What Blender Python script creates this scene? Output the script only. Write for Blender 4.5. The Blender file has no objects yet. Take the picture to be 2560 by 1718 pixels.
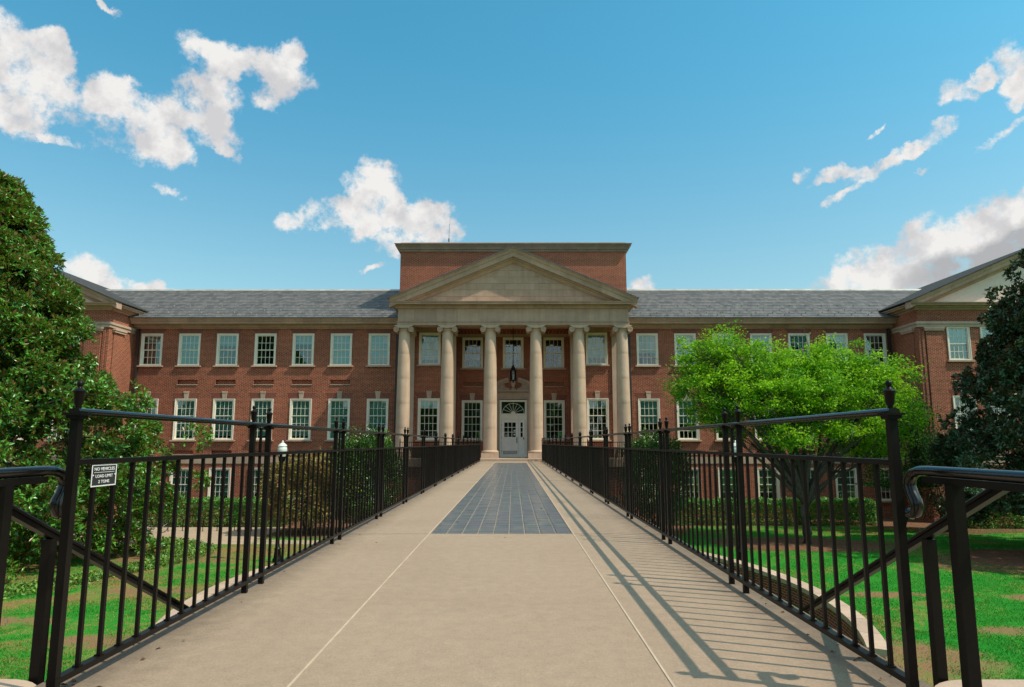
import bpy, math, random
import numpy as np
from mathutils import Vector, Matrix
R = math.radians
random.seed(7); rng = np.random.default_rng(7)
scene = bpy.context.scene
col = scene.collection

# ------------------------------------------------------------------ camera, sky, sun, exposure
cam_d = bpy.data.cameras.new('camera'); cam = bpy.data.objects.new('camera', cam_d); col.objects.link(cam)
cam_d.lens = 24.07; cam_d.sensor_width = 36; cam_d.clip_start = 0.05; cam_d.clip_end = 4000
cam.location = (0, 0, 1.15); cam.rotation_euler = (R(90 + 8.24), 0, R(0.1))
scene.camera = cam
SUN = Vector((0.546, -0.217, 0.81)).normalized()
sl = bpy.data.lights.new('sun', 'SUN'); sl.energy = 4.3; sl.angle = R(0.55); sl.color = (1.0, 0.88, 0.72)
so = bpy.data.objects.new('sun', sl); col.objects.link(so); so.rotation_euler = SUN.to_track_quat('Z', 'Y').to_euler(); so.location = (30, -20, 60)
vs = scene.view_settings
vs.view_transform = 'Standard'; vs.look = 'None'; vs.exposure = 0.0; vs.gamma = 1.0; vs.use_curve_mapping = False
scene.cycles.max_bounces = 6; scene.cycles.transparent_max_bounces = 12

world = bpy.data.worlds.new('World'); scene.world = world; world.use_nodes = True
SKY_STRENGTH = 0.15
# clouds: azimuth, elevation, half sizes and tilt in degrees
CLOUDS = [(-38.26, 26.06, 2.56, 1.83, 0), (-36.72, 24.73, 1.77, 2.15, 0), (-37.96, 23.13, 2.38, 1.88, 0), (-37.68, 21.52, 1.9, 0.89, 0), (-36.15, 26.97, 0.88, 0.88, 0), (-30.85, 22.4, 3.82, 2.12, -12), (-28.68, 21.29, 2.05, 1.61, -25), (-31.89, 24.4, 1.79, 1.24, -10), (-30.11, 24.21, 2.54, 1.27, 0), (-26.49, 25.09, 1.91, 1.62, 0), (-24.97, 26.45, 1.78, 1.78, 0), (-24.92, 23.36, 1.67, 1.37, -20), (-24.18, 22.06, 1.08, 0.62, -20), (-25.16, 28.96, 2.17, 1.09, -10), (-22.29, 28.74, 2.69, 1.2, -10), (-19.13, 28.33, 1.7, 1.47, 0), (-18.87, 29.89, 0.91, 0.76, 0), (-20.59, 26.4, 1.4, 1.16, 0), (-12.16, 22.37, 1.7, 0.85, -20), (-12.1, 20.58, 2.15, 1.37, -10), (-14.91, 17.96, 3.42, 1.28, 5), (-12.05, 19.03, 2.6, 1.38, 0), (-9.26, 18.14, 3.35, 1.41, 0), (-6.64, 17.9, 2.31, 1.6, 10), (-18.74, 17.54, 0.92, 0.92, 0), (-10.51, 16.32, 1.76, 0.71, 0), (-32.55, 12.08, 1.57, 1.14, -20), (-30.55, 11.22, 1.62, 0.66, -10), (-28.11, 11.35, 1.37, 0.43, 0), (-32.85, 30.12, 0.78, 0.26, -35), (-27.26, 18.46, 1.06, 0.3, -10), (-35.04, 20.95, 1.0, 0.33, 0), (-12.1, 14.64, 0.88, 0.35, 20), (29.13, 13.28, 3.44, 1.65, 15), (32.67, 13.74, 3.69, 1.99, 15), (35.97, 14.12, 3.75, 2.01, 15), (27.86, 11.81, 3.51, 0.92, 5), (38.76, 14.06, 3.3, 2.16, 15), (33.15, 11.35, 5.64, 1.27, 5), (38.34, 24.62, 1.23, 2.21, 20), (38.55, 23.04, 1.36, 0.99, 0), (34.92, 24.11, 1.7, 0.72, 12), (36.15, 24.42, 0.7, 0.64, 0), (33.03, 21.36, 1.65, 0.62, 25), (31.87, 20.78, 0.56, 0.56, 0), (29.65, 20.22, 2.32, 0.55, 15), (26.62, 20.12, 2.12, 0.48, 10), (23.96, 20.7, 0.78, 0.54, 0), (27.14, 18.69, 1.66, 0.33, 28), (37.2, 20.73, 1.79, 0.33, 25), (29.71, 22.79, 0.57, 0.2, 30), (10.66, 13.09, 1.24, 0.8, 0), (37.84, 22.13, 0.5, 0.38, 0), (32.03, 19.39, 0.42, 0.25, 0)]
CLOUD_SHADE = [(35.5, 12.6, 6.0, 1.5, 15), (40, 13.2, 5, 1.4, 12)]
# the same fair-weather cumulus carries on round the rest of the sky
for az, el, w, h in [(-75, 20, 7, 3), (-82, 22, 4, 3), (62, 18, 8, 3), (70, 21, 5, 3), (105, 28, 8, 4), (140, 15, 9, 3), (150, 18, 5, 3),
                     (178, 12, 10, 2.5), (185, 14, 5, 2.5), (-150, 17, 8, 3), (-120, 25, 7, 4), (-112, 28, 4, 3), (20, 50, 7, 4), (-60, 48, 7, 4), (160, 40, 7, 4)]:
    CLOUDS.append((az, el, w, h, 0))

def build_world():
    nt = world.node_tree; nt.nodes.clear(); N = nt.nodes.new; Lk = nt.links.new
    out = N('ShaderNodeOutputWorld'); bg = N('ShaderNodeBackground'); bg.inputs['Strength'].default_value = SKY_STRENGTH
    sky = N('ShaderNodeTexSky'); sky.sky_type = 'NISHITA'; sky.sun_disc = False
    sky.sun_elevation = math.asin(SUN.z); sky.sun_rotation = math.atan2(SUN.x, SUN.y)
    sky.altitude = 200; sky.air_density = 1.0; sky.dust_density = 2.2; sky.ozone_density = 1.6
    tint = N('ShaderNodeMixRGB'); tint.blend_type = 'MULTIPLY'; tint.inputs['Fac'].default_value = 1.0
    Lk(sky.outputs[0], tint.inputs['Color1'])
    tc = N('ShaderNodeTexCoord'); D = tc.outputs['Generated']
    sz = N('ShaderNodeSeparateXYZ'); Lk(D, sz.inputs[0])                  # paler, hazier air towards the horizon
    hz = N('ShaderNodeMapRange'); hz.interpolation_type = 'SMOOTHSTEP'; Lk(sz.outputs[2], hz.inputs['Value']); hz.inputs['From Min'].default_value = 0.10; hz.inputs['From Max'].default_value = 0.56
    tm = N('ShaderNodeMixRGB'); Lk(hz.outputs[0], tm.inputs['Fac']); tm.inputs['Color1'].default_value = (1.12, 1.34, 1.10, 1); tm.inputs['Color2'].default_value = (0.49, 1.42, 1.36, 1)
    Lk(tm.outputs[0], tint.inputs['Color2'])
    def math_(op, a, b=None, c=None):
        m = N('ShaderNodeMath'); m.operation = op
        for i, v in enumerate((a, b, c)):
            if v is None: continue
            if isinstance(v, (int, float)): m.inputs[i].default_value = v
            else: Lk(v, m.inputs[i])
        return m.outputs[0]
    # warp the lookup direction a little so that cloud outlines are uneven
    n1 = N('ShaderNodeTexNoise'); n1.inputs['Scale'].default_value = 15; n1.inputs['Detail'].default_value = 8; n1.inputs['Roughness'].default_value = 0.62
    Lk(D, n1.inputs['Vector'])
    sub = N('ShaderNodeVectorMath'); sub.operation = 'SUBTRACT'; Lk(n1.outputs['Color'], sub.inputs[0]); sub.inputs[1].default_value = (.5, .5, .5)
    sca = N('ShaderNodeVectorMath'); sca.operation = 'SCALE'; Lk(sub.outputs[0], sca.inputs[0]); sca.inputs['Scale'].default_value = 0.065
    add = N('ShaderNodeVectorMath'); add.operation = 'ADD'; Lk(D, add.inputs[0]); Lk(sca.outputs[0], add.inputs[1])
    W = add.outputs[0]
    def field(lst, grow=1.0):
        acc = None
        for az, el, rx, ry, rot in lst:
            a, e, r = R(az), R(el), R(rot)
            t1 = Vector((math.cos(a), -math.sin(a), 0)); c = Vector((math.sin(a)*math.cos(e), math.cos(a)*math.cos(e), math.sin(e)))
            t2 = t1.cross(c)
            if t2.z < 0: t2 = -t2
            A = (t1*math.cos(r) + t2*math.sin(r)) / (math.sin(R(rx))*grow); B = (-t1*math.sin(r) + t2*math.cos(r)) / (math.sin(R(ry))*grow)
            d1 = N('ShaderNodeVectorMath'); d1.operation = 'DOT_PRODUCT'; Lk(W, d1.inputs[0]); d1.inputs[1].default_value = A
            d2 = N('ShaderNodeVectorMath'); d2.operation = 'DOT_PRODUCT'; Lk(W, d2.inputs[0]); d2.inputs[1].default_value = B
            q = math_('MULTIPLY_ADD', d1.outputs['Value'], d1.outputs['Value'], -1.0)
            q = math_('MULTIPLY_ADD', d2.outputs['Value'], d2.outputs['Value'], q)
            q = math_('MAXIMUM', math_('MULTIPLY', q, -1.0), 0.0)
            acc = q if acc is None else math_('ADD', acc, q)
        return acc
    S = field(CLOUDS, 1.32)
    # extra cumulus added over the unseen sky, denser, to make the fill light neutral
    n4 = N('ShaderNodeTexNoise'); n4.inputs['Scale'].default_value = 3.6; n4.inputs['Detail'].default_value = 3; Lk(W, n4.inputs['Vector'])
    away = N('ShaderNodeMapRange'); Lk(sz.outputs[1], away.inputs['Value']); away.inputs['From Min'].default_value = 0.68; away.inputs['From Max'].default_value = 0.60
    more = math_('MULTIPLY', math_('MULTIPLY', math_('MAXIMUM', math_('SUBTRACT', n4.outputs['Fac'], 0.445), 0.0), 10.0), away.outputs[0])
    S = math_('ADD', S, more)
    n2 = N('ShaderNodeTexNoise'); n2.inputs['Scale'].default_value = 26; n2.inputs['Detail'].default_value = 10; n2.inputs['Roughness'].default_value = 0.66
    Lk(D, n2.inputs['Vector'])
    dens = math_('ADD', math_('MULTIPLY', math_('MINIMUM', S, 1.25), 0.95), math_('MULTIPLY_ADD', n2.outputs['Fac'], 3.7, -2.05))
    cov = N('ShaderNodeMapRange'); cov.interpolation_type = 'SMOOTHSTEP'; Lk(dens, cov.inputs['Value'])
    cov.inputs['From Min'].default_value = 0.02; cov.inputs['From Max'].default_value = 1.0
    gate = N('ShaderNodeMapRange'); Lk(S, gate.inputs['Value']); gate.inputs['From Min'].default_value = 0.0; gate.inputs['From Max'].default_value = 0.35
    covg = math_('MULTIPLY', cov.outputs[0], gate.outputs[0])
    # cloud brightness: billows plus a grey underside on the thick bank
    def relief(off):
        n3 = N('ShaderNodeTexNoise'); n3.inputs['Scale'].default_value = 15; n3.inputs['Detail'].default_value = 6; n3.inputs['Roughness'].default_value = 0.6
        sh = N('ShaderNodeVectorMath'); sh.operation = 'ADD'; Lk(D, sh.inputs[0]); sh.inputs[1].default_value = off; Lk(sh.outputs[0], n3.inputs['Vector'])
        return n3.outputs['Fac']
    billow = math_('MULTIPLY_ADD', math_('SUBTRACT', relief((0, 0, 0)), relief((0.016, -0.006, 0.024))), 5.0, 0.62)
    shade = field(CLOUD_SHADE, 1.1)
    shade = math_('MINIMUM', math_('MULTIPLY', shade, 1.3), 1.0)
    ramp = N('ShaderNodeMixRGB'); ramp.inputs['Color1'].default_value = (4.3, 4.25, 4.35, 1); ramp.inputs['Color2'].default_value = (5.9, 5.8, 5.65, 1)
    bcl = math_('MINIMUM', math_('MAXIMUM', billow, 0.0), 1.0); Lk(bcl, ramp.inputs['Fac'])
    ramp2 = N('ShaderNodeMixRGB'); Lk(shade, ramp2.inputs['Fac']); Lk(ramp.outputs[0], ramp2.inputs['Color1']); ramp2.inputs['Color2'].default_value = (3.0, 3.05, 3.15, 1)
    mix = N('ShaderNodeMixRGB'); Lk(covg, mix.inputs['Fac']); Lk(tint.outputs[0], mix.inputs['Color1']); Lk(ramp2.outputs[0], mix.inputs['Color2'])
    Lk(mix.outputs[0], bg.inputs['Color']); Lk(bg.outputs[0], out.inputs['Surface'])
build_world()

# ------------------------------------------------------------------ helpers
def tag(o, label=None, cat=None, group=None, kind=None):
    if label: o['label'] = label
    if cat: o['category'] = cat
    if group: o['group'] = group
    if kind: o['kind'] = kind
    return o
def empty(name, loc=(0, 0, 0), rz=0):
    o = bpy.data.objects.new(name, None); col.objects.link(o); o.location = loc; o.rotation_euler = (0, 0, rz); o.empty_display_size = 0.2
    return o
def put(name, mesh, parent=None, loc=(0, 0, 0), rot=(0, 0, 0), scale=(1, 1, 1)):
    o = bpy.data.objects.new(name, mesh); col.objects.link(o)
    o.location = loc; o.rotation_euler = rot; o.scale = scale
    if parent: o.parent = parent
    return o
def copy_tree(o, parent=None):
    c = o.copy(); col.objects.link(c); c.parent = parent
    for ch in list(o.children): copy_tree(ch, c)
    return c

class MB:
    def __init__(s): s.v = []; s.f = []
    def box(s, x0, x1, y0, y1, z0, z1):
        n = len(s.v)
        s.v += [(x0,y0,z0),(x1,y0,z0),(x1,y1,z0),(x0,y1,z0),(x0,y0,z1),(x1,y0,z1),(x1,y1,z1),(x0,y1,z1)]
        s.f += [(n,n+3,n+2,n+1),(n+4,n+5,n+6,n+7),(n,n+1,n+5,n+4),(n+1,n+2,n+6,n+5),(n+2,n+3,n+7,n+6),(n+3,n,n+4,n+7)]
        return s
    def quad(s, a, b, c, d):
        n = len(s.v); s.v += [a, b, c, d]; s.f.append((n, n+1, n+2, n+3)); return s
    def loft(s, rings, closed=True, caps=True):
        n = len(s.v); k = len(rings[0])
        for r in rings: s.v += [tuple(p) for p in r]
        for i in range(len(rings)-1):
            for j in range(k if closed else k-1):
                a = n+i*k+j; b = n+i*k+(j+1) % k
                s.f.append((a, b, b+k, a+k))
        if caps and closed:
            s.f.append(tuple(n+j for j in range(k))[::-1]); s.f.append(tuple(n+(len(rings)-1)*k+j for j in range(k)))
        return s
    def extrude_x(s, prof, x0, x1, zf=None):          # profile of (y, z), swept along x; zf gives a rise at x (raking mouldings)
        zf = zf or (lambda x: 0)
        return s.loft([[(x, y, z+zf(x)) for y, z in prof] for x in (x0, x1)])
    def extrude_y(s, prof, y0, y1):                   # profile of (x, z)
        return s.loft([[(x, y, z) for x, z in prof] for y in (y0, y1)])
    def poly_y(s, poly, y0, y1):                      # polygon in x,z with thickness in y
        return s.loft([[(x, y, z) for x, z in poly] for y in (y0, y1)])
    def lathe(s, prof, n=16, c=(0, 0, 0)):            # (r, z)
        return s.loft([[(c[0]+r*math.cos(2*math.pi*j/n), c[1]+r*math.sin(2*math.pi*j/n), c[2]+z) for j in range(n)] for r, z in prof])
    def tube(s, path, rad, n=8, sx=1.0, side=None):
        P = [Vector(p) for p in path]; rings = []
        up0 = Vector((0, 0, 1))
        for i, p in enumerate(P):
            t = (P[min(i+1, len(P)-1)] - P[max(i-1, 0)]).normalized()
            a = t.cross(up0)
            if a.length < 1e-3: a = t.cross(Vector((0, 1, 0)))
            if side is not None: a = Vector(side)
            a.normalize(); b = a.cross(t).normalized()
            r = rad(i/(len(P)-1)) if callable(rad) else rad
            rings.append([p + (a*math.cos(2*math.pi*j/n)*sx + b*math.sin(2*math.pi*j/n))*r for j in range(n)])
        return s.loft(rings)
    def mesh(s, name, mat, smooth=False, autosmooth=None):
        m = bpy.data.meshes.new(name); m.from_pydata([tuple(v) for v in s.v], [], s.f); m.update()
        if mat: m.materials.append(mat)
        if smooth:
            m.polygons.foreach_set('use_smooth', [True]*len(m.polygons))
            if autosmooth: m.set_sharp_from_angle(angle=R(autosmooth))
        return m
    def build(s, name, mat, parent=None, smooth=False, autosmooth=None, loc=(0, 0, 0), rot=(0, 0, 0)):
        return put(name, s.mesh(name, mat, smooth, autosmooth), parent, loc, rot)

# ------------------------------------------------------------------ materials
def new_mat(name):
    m = bpy.data.materials.new(name); m.use_nodes = True; nt = m.node_tree
    return m, nt, nt.nodes['Principled BSDF']
def ramp_node(nt, stops):
    r = nt.nodes.new('ShaderNodeValToRGB'); e = r.color_ramp.elements
    while len(e) < len(stops): e.new(0.5)
    for el, (p, c) in zip(e, stops): el.position = p; el.color = (*c, 1)
    return r
def noise(nt, scale, detail=4, rough=0.55, vec=None, dist=0):
    n = nt.nodes.new('ShaderNodeTexNoise'); n.inputs['Scale'].default_value = scale; n.inputs['Detail'].default_value = detail
    n.inputs['Roughness'].default_value = rough; n.inputs['Distortion'].default_value = dist
    if vec is not None: nt.links.new(vec, n.inputs['Vector'])
    return n
def world_pos(nt):
    g = nt.nodes.new('ShaderNodeNewGeometry'); return g.outputs['Position']
def mixc(nt, fac, a, b, mode='MIX'):
    m = nt.nodes.new('ShaderNodeMixRGB'); m.blend_type = mode
    for s, v in (('Fac', fac), ('Color1', a), ('Color2', b)):
        if isinstance(v, (int, float)): m.inputs[s].default_value = v
        elif isinstance(v, tuple): m.inputs[s].default_value = (*v, 1)
        else: nt.links.new(v, m.inputs[s])
    return m.outputs[0]
def mth(nt, op, a, b=None, c=None, clamp=False):
    m = nt.nodes.new('ShaderNodeMath'); m.operation = op; m.use_clamp = clamp
    for i, v in enumerate((a, b, c)):
        if v is None: continue
        if isinstance(v, (int, float)): m.inputs[i].default_value = v
        else: nt.links.new(v, m.inputs[i])
    return m.outputs[0]
def bump(nt, bsdf, height, strength=0.3, dist=0.02):
    b = nt.nodes.new('ShaderNodeBump'); b.inputs['Strength'].default_value = strength; b.inputs['Distance'].default_value = dist
    nt.links.new(height, b.inputs['Height']); nt.links.new(b.outputs[0], bsdf.inputs['Normal'])
def wall_uv(nt):                                       # runs along the wall whichever way it faces
    g = nt.nodes.new('ShaderNodeNewGeometry'); sp = nt.nodes.new('ShaderNodeSeparateXYZ'); sn = nt.nodes.new('ShaderNodeSeparateXYZ')
    nt.links.new(g.outputs['Position'], sp.inputs[0]); nt.links.new(g.outputs['True Normal'], sn.inputs[0])
    ax = mth(nt, 'GREATER_THAN', mth(nt, 'ABSOLUTE', sn.outputs[0]), 0.5)
    mx = nt.nodes.new('ShaderNodeMix'); mx.data_type = 'FLOAT'
    nt.links.new(ax, mx.inputs[0]); nt.links.new(sp.outputs[0], mx.inputs[2]); nt.links.new(sp.outputs[1], mx.inputs[3])
    c = nt.nodes.new('ShaderNodeCombineXYZ'); nt.links.new(mx.outputs[0], c.inputs[0]); nt.links.new(sp.outputs[2], c.inputs[1])
    return c.outputs[0], g.outputs['Position']

def mat_brick():
    m, nt, b = new_mat('red_brick'); uv, pos = wall_uv(nt)
    t = nt.nodes.new('ShaderNodeTexBrick'); nt.links.new(uv, t.inputs['Vector'])
    t.offset = 0.5; t.squash = 1.0; t.squash_frequency = 2
    t.inputs['Scale'].default_value = 1.0; t.inputs['Brick Width'].default_value = 0.255; t.inputs['Row Height'].default_value = 0.084
    t.inputs['Mortar Size'].default_value = 0.0105; t.inputs['Mortar Smooth'].default_value = 0.1; t.inputs['Bias'].default_value = -0.1
    t.inputs['Color1'].default_value = (0.155, 0.022, 0.012, 1); t.inputs['Color2'].default_value = (0.30, 0.048, 0.024, 1); t.inputs['Mortar'].default_value = (0.66, 0.35, 0.20, 1)
    n = noise(nt, 0.35, 5, 0.6, pos); r = ramp_node(nt, [(0.3, (0.72, 0.70, 0.70)), (0.7, (1.12, 1.1, 1.08))]); nt.links.new(n.outputs['Fac'], r.inputs[0])
    n2 = noise(nt, 9, 2, 0.6, pos); r2 = ramp_node(nt, [(0.3, (0.75, 0.75, 0.78)), (0.7, (1.2, 1.15, 1.1))]); nt.links.new(n2.outputs['Fac'], r2.inputs[0])
    c = mixc(nt, 1.0, mixc(nt, 1.0, t.outputs['Color'], r.outputs[0], 'MULTIPLY'), r2.outputs[0], 'MULTIPLY')
    nt.links.new(c, b.inputs['Base Color']); b.inputs['Roughness'].default_value = 0.85
    bump(nt, b, mth(nt, 'SUBTRACT', 1.0, t.outputs['Fac']), 0.6, 0.012)
    return m
def mat_stone(name, c0, c1, rnd=0.25, rough=0.8, streak=True):
    m, nt, b = new_mat(name); pos = world_pos(nt)
    n = noise(nt, 1.3, 6, 0.6, pos); r = ramp_node(nt, [(0.3, c0), (0.7, c1)]); nt.links.new(n.outputs['Fac'], r.inputs[0])
    oi = nt.nodes.new('ShaderNodeObjectInfo')
    k = mth(nt, 'MULTIPLY_ADD', oi.outputs['Random'], rnd, 1.0-rnd/2)
    n2 = noise(nt, 60, 3, 0.6, pos); k2 = mth(nt, 'MULTIPLY_ADD', n2.outputs['Fac'], 0.35, 0.82); k = mth(nt, 'MULTIPLY', k, k2)
    if streak:                                          # rain streaks: narrow in plan, long in height
        mp = nt.nodes.new('ShaderNodeMapping'); mp.inputs['Scale'].default_value = (5, 5, 0.35); nt.links.new(pos, mp.inputs['Vector'])
        n3 = noise(nt, 1.0, 4, 0.6, mp.outputs[0]); k3 = nt.nodes.new('ShaderNodeMapRange'); nt.links.new(n3.outputs['Fac'], k3.inputs['Value'])
        k3.inputs['From Min'].default_value = 0.3; k3.inputs['From Max'].default_value = 0.55; k3.inputs['To Min'].default_value = 0.86; k3.inputs['To Max'].default_value = 1.0
        k = mth(nt, 'MULTIPLY', k, k3.outputs[0])
    hv = nt.nodes.new('ShaderNodeHueSaturation'); nt.links.new(k, hv.inputs['Value']); nt.links.new(r.outputs[0], hv.inputs['Color'])
    nt.links.new(hv.outputs[0], b.inputs['Base Color']); b.inputs['Roughness'].default_value = rough
    bump(nt, b, n2.outputs['Fac'], 0.15, 0.01)
    return m
def mat_plain(name, c, rough=0.5, metal=0.0, var=0.15, nscale=6, spec=0.5, bumps=0.0):
    m, nt, b = new_mat(name); pos = world_pos(nt)
    n = noise(nt, nscale, 5, 0.6, pos)
    r = ramp_node(nt, [(0.3, tuple(x*(1-var) for x in c)), (0.7, tuple(min(1, x*(1+var)) for x in c))]); nt.links.new(n.outputs['Fac'], r.inputs[0])
    nt.links.new(r.outputs[0], b.inputs['Base Color']); b.inputs['Roughness'].default_value = rough; b.inputs['Metallic'].default_value = metal
    b.inputs['Specular IOR Level'].default_value = spec
    if bumps: bump(nt, b, noise(nt, nscale*8, 3, 0.6, pos).outputs['Fac'], bumps, 0.005)
    return m
def mat_concrete():
    m, nt, b = new_mat('concrete_deck'); pos = world_pos(nt)
    n = noise(nt, 0.45, 6, 0.6, pos, 0.5); r = ramp_node(nt, [(0.25, (0.315, 0.220, 0.150)), (0.55, (0.352, 0.250, 0.172)), (0.8, (0.375, 0.270, 0.190))]); nt.links.new(n.outputs['Fac'], r.inputs[0])
    n2 = noise(nt, 75, 5, 0.8, pos); k = nt.nodes.new('ShaderNodeMapRange'); nt.links.new(n2.outputs['Fac'], k.inputs['Value'])
    k.inputs['From Min'].default_value = 0.25; k.inputs['From Max'].default_value = 0.75; k.inputs['To Min'].default_value = 0.62; k.inputs['To Max'].default_value = 1.30
    # grime that gathers along both kerbs, broken by noise
    sp = nt.nodes.new('ShaderNodeSeparateXYZ'); nt.links.new(pos, sp.inputs[0])
    e = mth(nt, 'ABSOLUTE', mth(nt, 'ADD', sp.outputs[0], 0.14)); e = mth(nt, 'ADD', e, mth(nt, 'MULTIPLY_ADD', noise(nt, 6, 5, 0.7, pos).outputs['Fac'], 0.5, -0.25))
    ed = nt.nodes.new('ShaderNodeMapRange'); nt.links.new(e, ed.inputs['Value']); ed.inputs['From Min'].default_value = 1.62; ed.inputs['From Max'].default_value = 2.02; ed.inputs['To Min'].default_value = 1.0; ed.inputs['To Max'].default_value = 0.5
    n5 = noise(nt, 9, 10, 0.85, pos, 0.2); k5 = nt.nodes.new('ShaderNodeMapRange'); nt.links.new(n5.outputs['Fac'], k5.inputs['Value'])
    k5.inputs['From Min'].default_value = 0.3; k5.inputs['From Max'].default_value = 0.7; k5.inputs['To Min'].default_value = 0.78; k5.inputs['To Max'].default_value = 1.14
    hv = nt.nodes.new('ShaderNodeHueSaturation'); nt.links.new(mth(nt, 'MULTIPLY', mth(nt, 'MULTIPLY', k.outputs[0], ed.outputs[0]), k5.outputs[0]), hv.inputs['Value']); nt.links.new(r.outputs[0], hv.inputs['Color'])
    nt.links.new(hv.outputs[0], b.inputs['Base Color']); b.inputs['Roughness'].default_value = 0.85
    bump(nt, b, n2.outputs['Fac'], 0.25, 0.004)
    return m
def mat_slate():
    m, nt, b = new_mat('roof_slate'); pos = world_pos(nt)
    sp = nt.nodes.new('ShaderNodeSeparateXYZ'); nt.links.new(pos, sp.inputs[0])
    c = nt.nodes.new('ShaderNodeCombineXYZ'); nt.links.new(sp.outputs[0], c.inputs[0]); nt.links.new(sp.outputs[2], c.inputs[1])
    t = nt.nodes.new('ShaderNodeTexBrick'); nt.links.new(c.outputs[0], t.inputs['Vector']); t.offset = 0.5
    t.inputs['Scale'].default_value = 1; t.inputs['Brick Width'].default_value = 0.30; t.inputs['Row Height'].default_value = ROOF_ROW; t.inputs['Mortar Size'].default_value = 0.008
    t.inputs['Color1'].default_value = (0.085, 0.080, 0.076, 1); t.inputs['Color2'].default_value = (0.165, 0.15, 0.142, 1); t.inputs['Mortar'].default_value = (0.03, 0.035, 0.04, 1)
    n = noise(nt, 0.8, 6, 0.65, pos); r = ramp_node(nt, [(0.3, (0.85, 0.86, 0.88)), (0.7, (1.15, 1.13, 1.1))]); nt.links.new(n.outputs['Fac'], r.inputs[0])
    nt.links.new(mixc(nt, 1.0, t.outputs['Color'], r.outputs[0], 'MULTIPLY'), b.inputs['Base Color']); b.inputs['Roughness'].default_value = 0.55
    return m
def mat_glass(name, refl, tint):
    m, nt, b = new_mat(name); nt.nodes.remove(b); out = nt.nodes['Material Output']
    tr = nt.nodes.new('ShaderNodeBsdfTransparent'); tr.inputs[0].default_value = (*tint, 1)
    gl = nt.nodes.new('ShaderNodeBsdfGlossy'); gl.inputs['Roughness'].default_value = 0.02; gl.inputs[0].default_value = (0.85, 0.95, 1.0, 1)
    lw = nt.nodes.new('ShaderNodeFresnel'); lw.inputs['IOR'].default_value = 1.5
    f = mth(nt, 'ADD', lw.outputs[0], refl, clamp=True)
    mx = nt.nodes.new('ShaderNodeMixShader'); nt.links.new(f, mx.inputs[0]); nt.links.new(tr.outputs[0], mx.inputs[1]); nt.links.new(gl.outputs[0], mx.inputs[2])
    nt.links.new(mx.outputs[0], out.inputs['Surface'])
    return m
def mat_leaf(name, front, front2, back, rough=0.4, transl=0.0, tcol=None, spec=0.5):
    m, nt, b = new_mat(name); out = nt.nodes['Material Output']
    at = nt.nodes.new('ShaderNodeAttribute'); at.attribute_name = 'tint'
    r = ramp_node(nt, [(0.0, front), (0.75, front2), (1.0, tuple(min(1, x*1.35) for x in front2))]); nt.links.new(at.outputs['Fac'], r.inputs[0])
    g = nt.nodes.new('ShaderNodeNewGeometry')
    c = mixc(nt, g.outputs['Backfacing'], r.outputs[0], back) if back else r.outputs[0]
    nt.links.new(c, b.inputs['Base Color']); b.inputs['Roughness'].default_value = rough; b.inputs['Specular IOR Level'].default_value = spec
    if transl:
        t = nt.nodes.new('ShaderNodeBsdfTranslucent')
        if tcol: t.inputs[0].default_value = (*tcol, 1)
        else: nt.links.new(r.outputs[0], t.inputs[0])
        mx = nt.nodes.new('ShaderNodeMixShader'); mx.inputs[0].default_value = transl
        nt.links.new(b.outputs[0], mx.inputs[1]); nt.links.new(t.outputs[0], mx.inputs[2]); nt.links.new(mx.outputs[0], out.inputs['Surface'])
    return m
SOIL = ((9.6, 17.2, 1.9, 1.7), (14.5, 19.5, 2.2, 0.6), (18.5, 23.5, 2.6, 0.8), (12.5, 24.0, 1.6, 0.5), (-15.5, 31.5, 3.6, 1.9), (-12.5, 24.5, 2.4, 0.7), (-10.8, 18.5, 1.6, 0.7), (-14.5, 20.5, 1.8, 0.6))
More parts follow.
